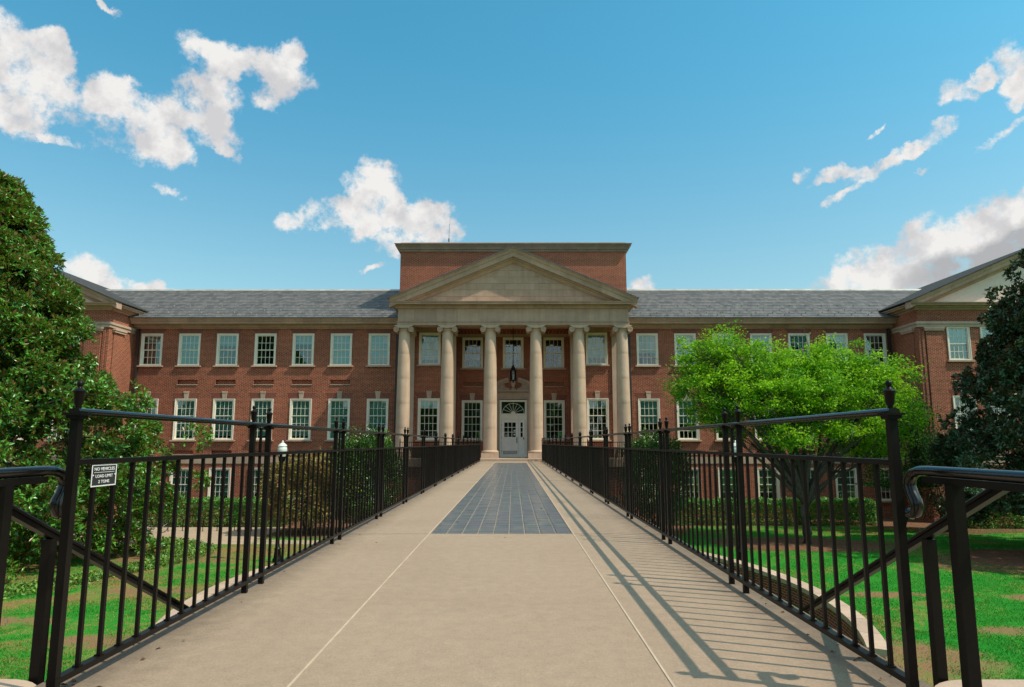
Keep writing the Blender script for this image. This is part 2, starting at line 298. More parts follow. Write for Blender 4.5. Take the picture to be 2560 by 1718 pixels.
def mat_lawn():
    m, nt, b = new_mat('lawn'); pos = world_pos(nt)
    n = noise(nt, 0.28, 6, 0.62, pos, 0.6); n2 = noise(nt, 2.6, 5, 0.7, pos); n3 = noise(nt, 28, 3, 0.7, pos)
    f = mth(nt, 'ADD', mth(nt, 'MULTIPLY', n.outputs['Fac'], 0.62), mth(nt, 'MULTIPLY', n2.outputs['Fac'], 0.38))
    r = ramp_node(nt, [(0.37, (0.25, 0.15, 0.06)), (0.44, (0.17, 0.20, 0.045)), (0.50, (0.035, 0.22, 0.022)), (0.66, (0.010, 0.20, 0.018))]); sp = nt.nodes.new('ShaderNodeSeparateXYZ'); nt.links.new(pos, sp.inputs[0])
    side = nt.nodes.new('ShaderNodeMapRange'); nt.links.new(sp.outputs[0], side.inputs['Value']); side.inputs['From Min'].default_value = -6; side.inputs['From Max'].default_value = 6; side.inputs['To Min'].default_value = -0.06; side.inputs['To Max'].default_value = 0.01
    nt.links.new(mth(nt, 'ADD', f, side.outputs[0]), r.inputs[0])
    k = nt.nodes.new('ShaderNodeMapRange'); nt.links.new(n3.outputs['Fac'], k.inputs['Value']); k.inputs['From Min'].default_value = 0.25; k.inputs['From Max'].default_value = 0.75; k.inputs['To Min'].default_value = 0.55; k.inputs['To Max'].default_value = 1.4
    hv = nt.nodes.new('ShaderNodeHueSaturation'); nt.links.new(k.outputs[0], hv.inputs['Value']); nt.links.new(r.outputs[0], hv.inputs['Color'])
    # worn patches of bare soil with ragged edges
    nw = noise(nt, 1.1, 8, 0.75, pos); acc = None
    for sx_, sy_, sa, sb in SOIL:
        u = mth(nt, 'DIVIDE', mth(nt, 'SUBTRACT', sp.outputs[0], sx_), sa); v = mth(nt, 'DIVIDE', mth(nt, 'SUBTRACT', sp.outputs[1], sy_), sb)
        q = mth(nt, 'MAXIMUM', mth(nt, 'SUBTRACT', 1.5, mth(nt, 'ADD', mth(nt, 'MULTIPLY', u, u), mth(nt, 'MULTIPLY', v, v))), 0.0)
        acc = q if acc is None else mth(nt, 'ADD', acc, q)
    pf_ = nt.nodes.new('ShaderNodeMapRange'); nt.links.new(mth(nt, 'MULTIPLY', acc, mth(nt, 'MULTIPLY_ADD', nw.outputs['Fac'], 3.4, -1.0)), pf_.inputs['Value']); pf_.inputs['From Min'].default_value = 0.25; pf_.inputs['From Max'].default_value = 0.85
    soil = mixc(nt, n3.outputs['Fac'], (0.13, 0.08, 0.04), (0.33, 0.20, 0.10))
    nt.links.new(mixc(nt, pf_.outputs[0], hv.outputs[0], soil), b.inputs['Base Color']); b.inputs['Roughness'].default_value = 0.95; b.inputs['Specular IOR Level'].default_value = 0.1
    bump(nt, b, n3.outputs['Fac'], 0.6, 0.05)
    return m

ROOF_ROW = 0.19
M = {}
M['brick'] = mat_brick()
M['arch_brick'] = mat_plain('arch_brick', (0.20, 0.042, 0.027), 0.85, var=0.35, nscale=14)
M['mortar'] = mat_plain('mortar', (0.34, 0.25, 0.16), 0.9)
M['stone'] = mat_stone('limestone', (0.43, 0.30, 0.218), (0.52, 0.37, 0.275))
M['stone_grey'] = mat_stone('weathered_limestone', (0.385, 0.250, 0.180), (0.49, 0.322, 0.238), 0.22)
M['stone_dark'] = mat_stone('stained_limestone', (0.22, 0.152, 0.115), (0.34, 0.24, 0.183), 0.25)
M['column'] = mat_stone('column_limestone', (0.49, 0.33, 0.232), (0.58, 0.405, 0.295), 0.06)
M['stucco'] = mat_plain('white_stucco', (0.70, 0.56, 0.48), 0.9, var=0.06)
M['concrete'] = mat_concrete()
M['joint'] = mat_plain('joint_sealant', (0.47, 0.36, 0.265), 0.8)
M['dark_joint'] = mat_plain('dark_joint', (0.17, 0.135, 0.10), 0.9)
M['grout'] = mat_plain('panel_grout', (0.27, 0.225, 0.18), 0.85)
M['slate'] = mat_slate()
M['dark_slate'] = mat_plain('dark_slate', (0.055, 0.055, 0.055), 0.9, var=0.3, nscale=3, spec=0.1)
M['ridge'] = mat_plain('ridge_metal', (0.42, 0.40, 0.36), 0.5, 0.3, var=0.3, nscale=1.2)
M['flash'] = mat_plain('lead_flashing', (0.10, 0.12, 0.14), 0.45, 0.4)
M['white'] = mat_plain('white_paint', (0.80, 0.72, 0.60), 0.5, var=0.07, nscale=2)
M['door'] = mat_plain('door_paint', (0.84, 0.74, 0.67), 0.45, var=0.06, nscale=3)
M['glass'] = mat_glass('window_glass', 0.06, (0.66, 0.82, 0.80))
M['lamp_glass'] = mat_glass('lantern_glass', 0.05, (0.8, 0.85, 0.85))
M['room'] = mat_plain('room_shade', (0.035, 0.033, 0.03), 0.9)  # near-black colour paints in the shade of the unlit interior
M['blind'] = mat_plain('window_blind', (0.72, 0.78, 0.68), 0.8, var=0.05)
M['blind2'] = mat_plain('pale_window_blind', (0.78, 0.80, 0.76), 0.8, var=0.05)
M['iron'] = mat_plain('black_iron_paint', (0.0065, 0.0052, 0.0046), 0.38, var=0.3, nscale=5, spec=0.16)
M['rail'] = mat_plain('glossy_rail_paint', (0.0065, 0.0055, 0.005), 0.22, var=0.3, nscale=5, spec=0.45)
M['spout'] = mat_plain('brown_downspout', (0.028, 0.020, 0.016), 0.5)
M['path'] = mat_plain('path_concrete', (0.38, 0.28, 0.195), 0.9, var=0.12, nscale=1.5, bumps=0.2)
M['mulch'] = mat_plain('mulch', (0.16, 0.085, 0.05), 0.95, var=0.5, nscale=7, spec=0.1, bumps=0.8)
M['lawn'] = mat_lawn()
M['bark'] = mat_plain('bark', (0.075, 0.060, 0.048), 0.9, var=0.4, nscale=9, bumps=0.8)
M['globe'] = mat_plain('frosted_lamp_globe', (0.66, 0.68, 0.64), 0.25, var=0.04)
M['rubber'] = mat_plain('rubber', (0.015, 0.015, 0.015), 0.7)
M['steel'] = mat_plain('steel', (0.35, 0.35, 0.36), 0.3, 0.8)
M['sign_black'] = mat_plain('sign_black', (0.02, 0.02, 0.024), 0.5)
M['sign_white'] = mat_plain('sign_white', (0.68, 0.67, 0.66), 0.5, var=0.04)
M['paper'] = mat_plain('paper', (0.75, 0.75, 0.72), 0.8)
M['brass'] = mat_plain('dark_bronze', (0.10, 0.09, 0.08), 0.4, 0.6)
def mat_glassblock():
    m, nt, b = new_mat('pavement_glass'); pos = world_pos(nt); oi = nt.nodes.new('ShaderNodeObjectInfo')
    wn = nt.nodes.new('ShaderNodeTexWhiteNoise'); wn.noise_dimensions = '2D'
    sn = nt.nodes.new('ShaderNodeVectorMath'); sn.operation = 'SNAP'; nt.links.new(pos, sn.inputs[0]); sn.inputs[1].default_value = (0.2, 0.215, 1); nt.links.new(sn.outputs[0], wn.inputs['Vector'])
    r = ramp_node(nt, [(0.0, (0.07, 0.095, 0.115)), (0.4, (0.10, 0.12, 0.14)), (0.7, (0.12, 0.11, 0.145)), (1.0, (0.13, 0.165, 0.15))]); nt.links.new(wn.outputs['Value'], r.inputs[0])
    n = noise(nt, 7, 5, 0.6, pos); c = mixc(nt, mth(nt, 'MULTIPLY', n.outputs['Fac'], 0.45), r.outputs[0], (0.25, 0.22, 0.19))
    nt.links.new(c, b.inputs['Base Color']); b.inputs['Roughness'].default_value = 0.35; b.inputs['Coat Weight'].default_value = 0.3; b.inputs['Coat Roughness'].default_value = 0.2
    bump(nt, b, noise(nt, 30, 3, 0.6, pos).outputs['Fac'], 0.3, 0.006)
    return m
M['glassblock'] = mat_glassblock()
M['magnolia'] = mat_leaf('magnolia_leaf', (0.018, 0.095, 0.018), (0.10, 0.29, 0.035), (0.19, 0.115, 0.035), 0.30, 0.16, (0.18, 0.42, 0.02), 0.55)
M['magnolia_shaded'] = mat_leaf('shaded_magnolia_leaf', (0.018, 0.06, 0.028), (0.055, 0.14, 0.06), (0.09, 0.06, 0.028), 0.35, 0.06, (0.05, 0.12, 0.02), 0.5)  # magnolia leaf with shade put into its colour, for the unlit crown side
M['maple'] = mat_leaf('spring_leaf', (0.070, 0.30, 0.012), (0.36, 0.62, 0.020), None, 0.5, 0.42, None, 0.3)
M['feather'] = mat_leaf('feathery_leaf', (0.02, 0.09, 0.015), (0.045, 0.16, 0.02), None, 0.6, 0.3, None, 0.3)
M['holly'] = mat_leaf('holly_leaf', (0.024, 0.10, 0.012), (0.13, 0.28, 0.025), (0.05, 0.08, 0.02), 0.3, 0.10, (0.1, 0.25, 0.02), 0.6)
M['hedge'] = mat_leaf('hedge_leaf', (0.05, 0.17, 0.03), (0.15, 0.36, 0.055), None, 0.45, 0.15, None, 0.4)
M['red_shrub'] = mat_leaf('reddish_leaf', (0.13, 0.17, 0.03), (0.38, 0.30, 0.07), (0.36, 0.15, 0.10), 0.5, 0.15, None, 0.4)
M['ivy'] = mat_leaf('ivy_leaf', (0.04, 0.13, 0.02), (0.16, 0.28, 0.035), None, 0.45, 0.15, None, 0.4)
M['grass'] = mat_leaf('grass_blade', (0.010, 0.20, 0.016), (0.05, 0.30, 0.028), None, 0.6, 0.25, None, 0.2)
M['grass_dry'] = mat_leaf('dry_grass_blade', (0.19, 0.18, 0.045), (0.36, 0.27, 0.10), None, 0.7, 0.2, None, 0.2)

# ------------------------------------------------------------------ ground
G = -3.85
def ground_z(x, y):
    t = min(max((y + 3.0) / 13.0, 0), 1); t = t*t*(3-2*t)
    return G * t - 0.06
def build_ground():
    ys = [-600, -150, -40, -12] + [-6 + i*1.0 for i in range(20)] + [16, 20, 30, 40, 60, 120, 400, 1500]
    xs = [-1500, -300, -80, -30, -10, -4, 0, 4, 10, 30, 80, 300, 1500]
    v = [(x, y, ground_z(x, y) if y > -3 else -0.06) for y in ys for x in xs]; n = len(xs)
    f = [(j*n+i, j*n+i+1, (j+1)*n+i+1, (j+1)*n+i) for j in range(len(ys)-1) for i in range(n-1)]
    m = bpy.data.meshes.new('lawn'); m.from_pydata(v, [], f); m.materials.append(M['lawn']); m.polygons.foreach_set('use_smooth', [True]*len(f))
    tag(put('lawn', m), kind='structure')
build_ground()
def sheet(name, pts, dz, mat):
    m = bpy.data.meshes.new(name); m.from_pydata([(x, y, G - 0.06 + dz) for x, y in pts], [], [tuple(range(len(pts)))]); m.materials.append(mat)
    return tag(put(name, m), kind='structure')
def blob_pts(cx, cy, rx, ry, n=40, j=0.12):
    ph = [random.uniform(0, 6.28) for _ in range(3)]
    out = []
    for i in range(n):
        a = 2*math.pi*i/n; k = 1 + j*(math.sin(2*a+ph[0]) + 0.6*math.sin(5*a+ph[1]) + 0.4*math.sin(9*a+ph[2]))
        out.append((cx+rx*k*math.cos(a), cy+ry*k*math.sin(a)))
    return out
sheet('path', [(-26, 35.4), (-9.8, 35.4), (-5.5, 31.6), (-5.5, 33.4), (-9.2, 36.8), (-13.6, 37.2), (-13.6, 42.4), (-26, 42.4)], 0.012, M['path'])
sheet('planting_bed', [(-30, 42.45), (-13.6, 42.45), (-13.6, 38.2), (-8.2, 37.2), (-5.0, 40.0), (-5.0, 47.5), (-30, 47.5)], 0.006, M['mulch'])
sheet('planting_bed', [(5.0, 40.0), (9.0, 38.4), (11, 42.9), (22, 43.0), (24, 39.0), (30, 40.4), (40, 40.6), (40, 47.5), (5.0, 47.5)], 0.006, M['mulch'])
sheet('mulch_ring', blob_pts(14.7, 35.6, 4.2, 2.8), 0.008, M['mulch'])
sheet('mulch_ring', blob_pts(24.5, 30.5, 6.4, 3.9), 0.008, M['mulch'])

# ------------------------------------------------------------------ footbridge
bridge = tag(empty('footbridge', (0, 3, G)), 'tan concrete footbridge with glass block strip leading to the columned portico', 'footbridge')
def bpart(mb, name, mat, parent=None, **k):
    o = mb.build(name, mat, parent or bridge, **k)
    if parent is None or parent is bridge: o.location = Vector(o.location) - Vector(bridge.location)
    return o
PX0, PX1, PY0, PY1 = -1.058, 0.753, 9.0, 40.0                    # glass strip
d = MB()
for a in ((-2.28, PX0, -6.0, 43.35), (PX1, 2.0, -6.0, 43.35), (PX0, PX1, -6.0, PY0), (PX0, PX1, PY1, 43.35)):
    d.box(a[0], a[1], a[2], a[3], -0.28, 0.0)
d.box(-1.9, -1.55, 3.6, 43.2, -0.75, -0.283); d.box(1.3, 1.65, 3.6, 43.2, -0.75, -0.283)
deck = bpart(d, 'deck', M['concrete'])
for y in (17, 30): bpart(MB().box(-1.9, 1.65, y-0.3, y+0.3, G-0.3, -0.754), 'pier', M['brick'])
for x, nm in ((PX0-0.012, 'joint_strip'), (PX1+0.012, 'joint_strip')):
    bpart(MB().box(x-0.006, x+0.006, -5.9, 43.3, 0.0, 0.004), nm, M['joint'])
for y in (8.97, 21.5, 34.0, 40.03):
    bpart(MB().box(-2.26, PX0-0.03, y-0.006, y+0.006, 0.0, 0.002), 'control_joint', M['dark_joint'])
    bpart(MB().box(PX1+0.03, 1.98, y-0.006, y+0.006, 0.0, 0.002), 'control_joint', M['dark_joint'])
panel = bpart(MB().box(PX0, PX1, PY0, PY1, -0.2, -0.010), 'paving_panel', M['grout'])
gbm = MB().box(-0.0925, 0.0925, -0.097, 0.097, -0.004, 0.012)
gbm.v = [(x*(0.96 if z > 0.01 else 1), y*(0.96 if z > 0.01 else 1), z) for x, y, z in gbm.v]
gmesh = gbm.mesh('glass_block', M['glassblock'])
rest = MB()
for r in range(144):
    for c in range(9):
        x = PX0 + (c+0.5)*(PX1-PX0)/9; y = PY0 + 0.11 + r*0.2145
        if r < 33:
            o = put('glass_block', gmesh, panel, (x, y, -0.008 + random.uniform(-.0015, .0015)), (random.uniform(-.012, .012), random.uniform(-.012, .012), 0))
        else:
            rest.box(x-0.092, x+0.092, y-0.096, y+0.096, -0.012, 0.002 + random.uniform(-.0015, .0015))
tag(rest.build('far_glass_blocks', M['glassblock'], panel), kind='stuff')

# side landings (stone capped) beside the bridge head
for sx, nm in ((-1, 'left'), (1, 'right')):
    x0 = -2.30 if sx < 0 else 2.02
    t = empty('stair_wall', (x0, 0, -3)); 
    tag(t, 'stone capped stair wall beside the bridge, ' + ('load limit sign side' if sx < 0 else 'bright green tree side'), 'wall')
    w = MB().box(x0, x0+sx*1.9, -6, 3.66, -4.2, -0.20) if sx > 0 else MB().box(x0-1.9, x0, -6, 3.66, -4.2, -0.20)
    w.build('brick_wall', M['brick'], t, loc=-t.location)
    xa, xb = (x0, x0+1.96) if sx > 0 else (x0-1.96, x0)
    cp = MB(); pts = [(xa, -6), (xb, -6)]
    k = 8; r = 0.3
    pts += [(xb-r+r*math.cos(a), 3.72-r+r*math.sin(a)) for a in [i*math.pi/2/k for i in range(k+1)]]
    pts += [(xa+r+r*math.cos(a), 3.72-r+r*math.sin(a)) for a in [math.pi/2+i*math.pi/2/k for i in range(k+1)]]
    cp.loft([[(x, y, z) for x, y in pts] for z in (-0.197, -0.05)])
    cp.build('coping', M['stone'], t, loc=-t.location)
    st = MB()
    for i in range(20):
        y = 3.72 + i*0.34; z = -0.2 - i*0.172
        st.box(xa+0.35 if sx > 0 else xa+0.1, xb-0.1 if sx > 0 else xb-0.35, y, y+0.34, -4.2, z)
    st.build('steps', M['stone'], t, loc=-t.location)

# ------------------------------------------------------------------ railings
def finial_mesh():
    p = [(0.030, 0), (0.030, 0.006), (0.016, 0.012), (0.014, 0.030), (0.022, 0.042), (0.026, 0.085), (0.029, 0.088), (0.032, 0.094), (0.026, 0.099), (0.012, 0.106), (0.010, 0.112), (0.016, 0.120), (0.017, 0.127), (0.012, 0.136), (0.003, 0.140)]
    return MB().lathe(p, 12).mesh('finial', M['iron'], True, 50)
FIN = finial_mesh()
PW = 0.0195
pm = MB().box(-PW, PW, -PW, PW, 0, 1.272).box(-0.033, 0.033, -0.033, 0.033, 1.262, 1.278).box(-0.044, 0.044, -0.044, 0.044, 1.278, 1.290)
POST = pm.mesh('post', M['iron'])
BAL = MB().box(-0.0095, 0.0095, -0.0095, 0.0095, 0.094, 1.050).box(-0.017, 0.017, -0.017, 0.017, 0.0945, 0.100).mesh('baluster', M['iron'])
BALT = MB().box(-0.0095, 0.0095, -0.0095, 0.0095, 0.094, 1.272).mesh('baluster', M['iron'])
PITCH, SEC = 2.585, 2.235
def rails(L):
    top = MB()
    prof = [(-0.026, 1.290), (-0.029, 1.298), (-0.023, 1.309), (0, 1.315), (0.023, 1.309), (0.029, 1.298), (0.026, 1.290), (0.015, 1.287), (0.015, 1.279), (-0.015, 1.279), (-0.015, 1.287)]
    top.extrude_y(prof, -0.03, L)
    mid = MB().box(-0.021, 0.021, -0.02, L, 1.045, 1.071)
    bot = MB().box(-0.021, 0.021, -0.02, L, 0.066, 0.094)
    return top.mesh('top_rail', M['rail'], True, 50), mid.mesh('middle_rail', M['iron']), bot.mesh('bottom_rail', M['iron'])
RF = rails(PITCH - 0.03); RL = rails(1.24)
ORD = 'first second third fourth fifth sixth seventh eighth ninth tenth eleventh twelfth thirteenth fourteenth fifteenth last'.split()
def railing(x, side):
    word = 'load limit sign side' if side < 0 else 'bright green tree side'
    for i in range(16):
        y0 = 3.28 + i*PITCH; last = i == 15
        s = empty('railing_section', (x, y0, 0))
        nth = ORD[i]
        lab = ('short ' if last else '') + nth + ' black iron railing section from the stair wall, ' + word
        tag(s, lab, 'railing', 'bridge railing sections, ' + word)
        r = RL if last else RF
        for nm, me in zip(('top_rail', 'middle_rail', 'bottom_rail'), r): put(nm, me, s)
        posts = [0, 1.22] if last else [0, SEC]
        for py in posts:
            p = put('post', POST, s, (0, py, 0)); put('finial', FIN, p, (0, 0, 1.290), (0, 0, 0), (0.92, 0.92, 1.12))
        nb = 6 if last else 12; sp = posts[1]/(nb+1)
        for k in range(nb): put('baluster', BAL, s, (0, sp*(k+1), 0), (0, 0, random.uniform(-.06, .06)))
        if not last: put('baluster', BALT, s, (0, (SEC+PITCH)/2, 0))
railing(-2.08, -1); railing(1.80, 1)

# side guard rails and stair hand rails
def moulded(path, w=0.028):
    return MB().tube(path, w, 10)
for sx in (-1, 1):
    gx = -2.19 if sx < 0 else 1.93
    g = tag(empty('guard_rail', (gx, 3.0, 0)), 'black guard rail with curled end beside the first bridge post ' + ('near the load limit sign' if sx < 0 else 'near the bright green tree'), 'railing', 'curled guard rails')
    path = [(0, -6, 1.02)] + [(0, 0.22, 1.02), (0, 0.30, 1.018), (0, 0.36, 1.005), (0, 0.395, 0.975), (0, 0.40, 0.94), (0, 0.385, 0.905), (0, 0.36, 0.875), (0, 0.35, 0.845), (0, 0.365, 0.818), (0, 0.395, 0.806), (0, 0.42, 0.815)]
    mb = MB().tube([Vector(p) for p in path], lambda t: 0.024, 12, 1.25, (1, 0, 0))
    mb.build('hand_rail', M['rail'], g, True, 60)
    MB().box(-0.02, 0.02, -6, 0.25, 0.965, 0.994).build('channel', M['iron'], g)
    for y in ((0.0 if sx < 0 else 0.06), -1.4, -2.9):
        MB().box(-0.026, 0.026, y-0.026, y+0.026, 0.0, 0.966).build('post', M['iron'], g)
    hx = -2.46 if sx < 0 else 2.20
    h = tag(empty('stair_rail', (hx, 3.0, 0)), 'black iron stair rail sloping down outside the bridge ' + ('near the load limit sign' if sx < 0 else 'near the bright green tree'), 'railing', 'sloping stair rails')
    slope = lambda y: 1.0 - 0.47*max(0, y - 0.05)
    pr = [(-0.027, 0.0), (-0.03, 0.012), (-0.02, 0.024), (0, 0.03), (0.02, 0.024), (0.03, 0.012), (0.027, 0.0), (0.019, -0.002), (0.019, -0.030), (-0.019, -0.030), (-0.019, -0.002)]
    MB().loft([[(a, y, slope(y)+b) for a, b in pr] for y in (-5, 0.05, 6.4)]).build('hand_rail', M['iron'], h)
    for y, zb in ((-1.2, -0.05), ((0.74, -0.05)), (2.4, -1.05), (4.2, -1.95), (6.2, -3.0)):
        MB().box(-0.025, 0.025, y-0.025, y+0.025, zb-0.15, slope(y)-0.031).build('post', M['iron'], h)

# sign on the first railing section
def text_mesh(body, size, sx, bold=0.0):
    cu = bpy.data.curves.new('text', 'FONT'); cu.body = body; cu.size = size; cu.align_x = 'CENTER'; cu.align_y = 'CENTER'; cu.offset = bold; cu.extrude = 0.0006; cu.resolution_u = 3
    o = bpy.data.objects.new('text', cu); col.objects.link(o)
    dg = bpy.context.evaluated_depsgraph_get(); me = bpy.data.meshes.new_from_object(o.evaluated_get(dg))
    bpy.data.objects.remove(o); bpy.data.curves.remove(cu)
    me.materials.clear(); me.materials.append(M['sign_white'])
    return me
sg = tag(empty('load_limit_sign', (-2.064, 3.51, 0.988)), 'small black sign with white border reading NO VEHICLES LOAD LIMIT 2 TONS', 'sign')
# local frame: x across sign (world +y), y up, facing the walkway (+x world)
sgr = (R(90), 0, R(90))
SW, SH = 0.106, 0.054
def signbox(x0, x1, y0, y1, z0, z1, nm, mat): MB().box(x0, x1, y0, y1, z0, z1).build(nm, mat, sg, rot=sgr)
signbox(-SW, SW, -SH, SH, -0.003, 0.0, 'plate', M['sign_black'])
bw = 0.0055
for a in ((-SW, SW, SH-bw, SH), (-SW, SW, -SH, -SH+bw), (-SW, -SW+bw*1.3, -SH+bw, SH-bw), (SW-bw*1.3, SW, -SH+bw, SH-bw)):
    signbox(a[0], a[1], a[2], a[3], 0.0002, 0.001, 'border', M['sign_white'])
signbox(-0.086, 0.086, 0.0145, 0.0165, 0.0002, 0.001, 'rule', M['sign_white'])
for x in (-0.092, 0.092): signbox(x-0.004, x+0.004, -0.0005, 0.0055, 0.0002, 0.002, 'bolt', M['sign_white'])
for body, y, sz, wd in (('NO VEHICLES', 0.031, 0.022, 0.170), ('LOAD LIMIT', -0.004, 0.021, 0.146), ('2 TONS', -0.031, 0.021, 0.092)):
    me = text_mesh(body, sz, 1, 0.0002); xs = [v.co.x for v in me.vertices]; k = wd/(max(xs)-min(xs))
    rm = Matrix.Rotation(R(90), 4, 'Z') @ Matrix.Rotation(R(90), 4, 'X')
    put('lettering', me, sg, rm @ Vector((0, y, 0.001)), sgr, (k, 1, 1))

# ------------------------------------------------------------------ academic building
B = tag(empty('academic_building', (0, 48, G)), 'long red brick academic building with limestone columned portico and slate roof', 'building')
BL = Vector(B.location)
def bp(mb, name, mat, parent=None, smooth=False, autosmooth=None):
    o = mb.build(name, mat, parent or B, smooth, autosmooth)
    if parent is None: o.location = -BL
    return o
def bput(name, mesh, loc, parent=None, rot=(0, 0, 0), scale=(1, 1, 1)):
    return put(name, mesh, parent or B, Vector(loc) - BL if parent is None else loc, rot, scale)
YW, YB, YR, YP = 47.6, 47.2, 49.4, 44.6                        # wing wall, bay wall, recess wall, pavilion front
ZU = (6.49, 8.75); ZL = (1.34, 4.17); ZBm = (-2.75, -0.56)     # window openings
WW = 1.5
def wall_x(name, x0, x1, z0, z1, y, holes, mat=None):          # wall facing -y with openings
    xs = sorted({x0, x1, *[h[0] for h in holes], *[h[1] for h in holes]}); zs = sorted({z0, z1, *[h[2] for h in holes], *[h[3] for h in holes]})
    xs = [x for x in xs if x0 <= x <= x1]; zs = [z for z in zs if z0 <= z <= z1]
    mb = MB()
    for i in range(len(xs)-1):
        for j in range(len(zs)-1):
            cx, cz = (xs[i]+xs[i+1])/2, (zs[j]+zs[j+1])/2
            if any(h[0] < cx < h[1] and h[2] < cz < h[3] for h in holes): continue
            mb.quad((xs[i], y, zs[j]), (xs[i+1], y, zs[j]), (xs[i+1], y, zs[j+1]), (xs[i], y, zs[j+1]))
    for h in holes:                                              # reveals
        a, b, c, e = h[:4]; y2 = y + 0.16
        mb.quad((a, y, c), (a, y2, c), (a, y2, e), (a, y, e)); mb.quad((b, y, c), (b, y, e), (b, y2, e), (b, y2, c))
        mb.quad((a, y, e), (a, y2, e), (b, y2, e), (b, y, e)); mb.quad((a, y, c), (b, y, c), (b, y2, c), (a, y2, c))
        if len(h) > 4: mb.quad((a, y2, c), (b, y2, c), (b, y2, e), (a, y2, e))
    return bp(mb, name, mat or M['brick'])
# window kit -----------------------------------------------------
def window_kit(h, rows_up, rows_lo):
    w = WW/2; f = MB(); c = 0.135
    f.box(-w, -w+c, -0.035, 0.13, 0, h); f.box(w-c, w, -0.035, 0.13, 0, h); f.box(-w+c, w-c, -0.035, 0.13, h-c, h); f.box(-w+c, w-c, -0.035, 0.13, 0, 0.07)
    f.box(-w-0.0, -w+0.045, -0.06, -0.0351, 0, h); f.box(w-0.045, w, -0.06, -0.0351, 0, h); f.box(-w+0.045, w-0.045, -0.06, -0.0351, h-0.045, h)
    xi = w-c; zi0, zi1 = 0.07, h-c; n = rows_up+rows_lo
    zm = zi0 + (zi1-zi0)*rows_lo/n
    panes = []
    for (a, b, rows, y) in ((zm-0.02, zi1, rows_up, 0.045), (zi0, zm+0.02, rows_lo, 0.085)):
        s = 0.05; y1 = y+0.038
        f.box(-xi, -xi+s, y, y1, a, b); f.box(xi-s, xi, y, y1, a, b); f.box(-xi+s, xi-s, y, y1, b-s, b); f.box(-xi+s, xi-s, y, y1, a, a+s*1.1)
        gx0, gx1, gz0, gz1 = -xi+s, xi-s, a+s*1.1, b-s; mu = 0.014
        for k in range(1, 4):
            x = gx0+(gx1-gx0)*k/4; f.box(x-mu, x+mu, y+0.004, y1-0.004, gz0, gz1)
        for k in range(1, rows):
            z = gz0+(gz1-gz0)*k/rows
            for q in range(4): f.box(gx0+(gx1-gx0)*q/4+(mu if q else 0), gx0+(gx1-gx0)*(q+1)/4-(mu if q < 3 else 0), y+0.005, y1-0.005, z-mu, z+mu)
        for k in range(rows):
            for q in range(4):
                panes.append(((gx0+(gx1-gx0)*(q+.5)/4, y+0.019, gz0+(gz1-gz0)*(k+.5)/rows), (gx1-gx0)/4, (gz1-gz0)/rows))
    pd = {}
    def pane(wd, hh):
        k = (round(wd, 4), round(hh, 4))
        if k not in pd: pd[k] = MB().box(-wd/2, wd/2, -0.003, 0.003, -hh/2, hh/2).mesh('pane', M['glass'])
        return pd[k]
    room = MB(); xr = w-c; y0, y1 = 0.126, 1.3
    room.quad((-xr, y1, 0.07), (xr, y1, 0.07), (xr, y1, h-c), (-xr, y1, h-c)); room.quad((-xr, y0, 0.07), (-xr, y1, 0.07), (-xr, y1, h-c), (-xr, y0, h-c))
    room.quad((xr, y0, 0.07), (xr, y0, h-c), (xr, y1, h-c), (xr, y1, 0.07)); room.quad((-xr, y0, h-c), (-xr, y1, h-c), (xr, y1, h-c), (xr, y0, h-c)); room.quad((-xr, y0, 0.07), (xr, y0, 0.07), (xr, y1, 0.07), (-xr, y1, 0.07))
    sill = MB().box(-w-0.13, w+0.13, -0.16, 0.10, -0.105, -0.001)
    return dict(frame=f.mesh('window', M['white']), panes=[(l, pane(a, b)) for l, a, b in panes], room=room.mesh('room', M['room']), sill=sill.mesh('sill', M['stone']), h=h, xi=xi)
KU = window_kit(ZU[1]-ZU[0], 2, 2); KL = window_kit(ZL[1]-ZL[0], 2, 3); KB = window_kit(ZBm[1]-ZBm[0], 2, 2)
BLM = {}
def blind_mesh(kit, frac, mat):
    k = (id(kit), round(frac, 2), mat)
    if k not in BLM:
        h = kit['h']; mb = MB(); z1 = h-0.14; z0 = z1-(h-0.21)*frac; n = max(2, int((z1-z0)/0.16))
        for i in range(n): mb.box(-kit['xi']+0.01, kit['xi']-0.01, 0.17, 0.178, z0+(z1-z0)*i/n+0.004, z0+(z1-z0)*(i+1)/n)
        BLM[k] = mb.mesh('blind', M[mat])
    return BLM[k]
def window(kit, x, y, z, blind=None, sill=True):
    o = bput('window', kit['frame'], (x, y, z))
    for l, me in kit['panes']:
        put('pane', me, o, l, (random.gauss(0, .006), 0, random.gauss(0, .006)))
    put('room', kit['room'], o)
    if sill: put('sill', kit['sill'], o)
    if blind and blind[0] > 0: put('blind', blind_mesh(kit, *blind), o)
    return o
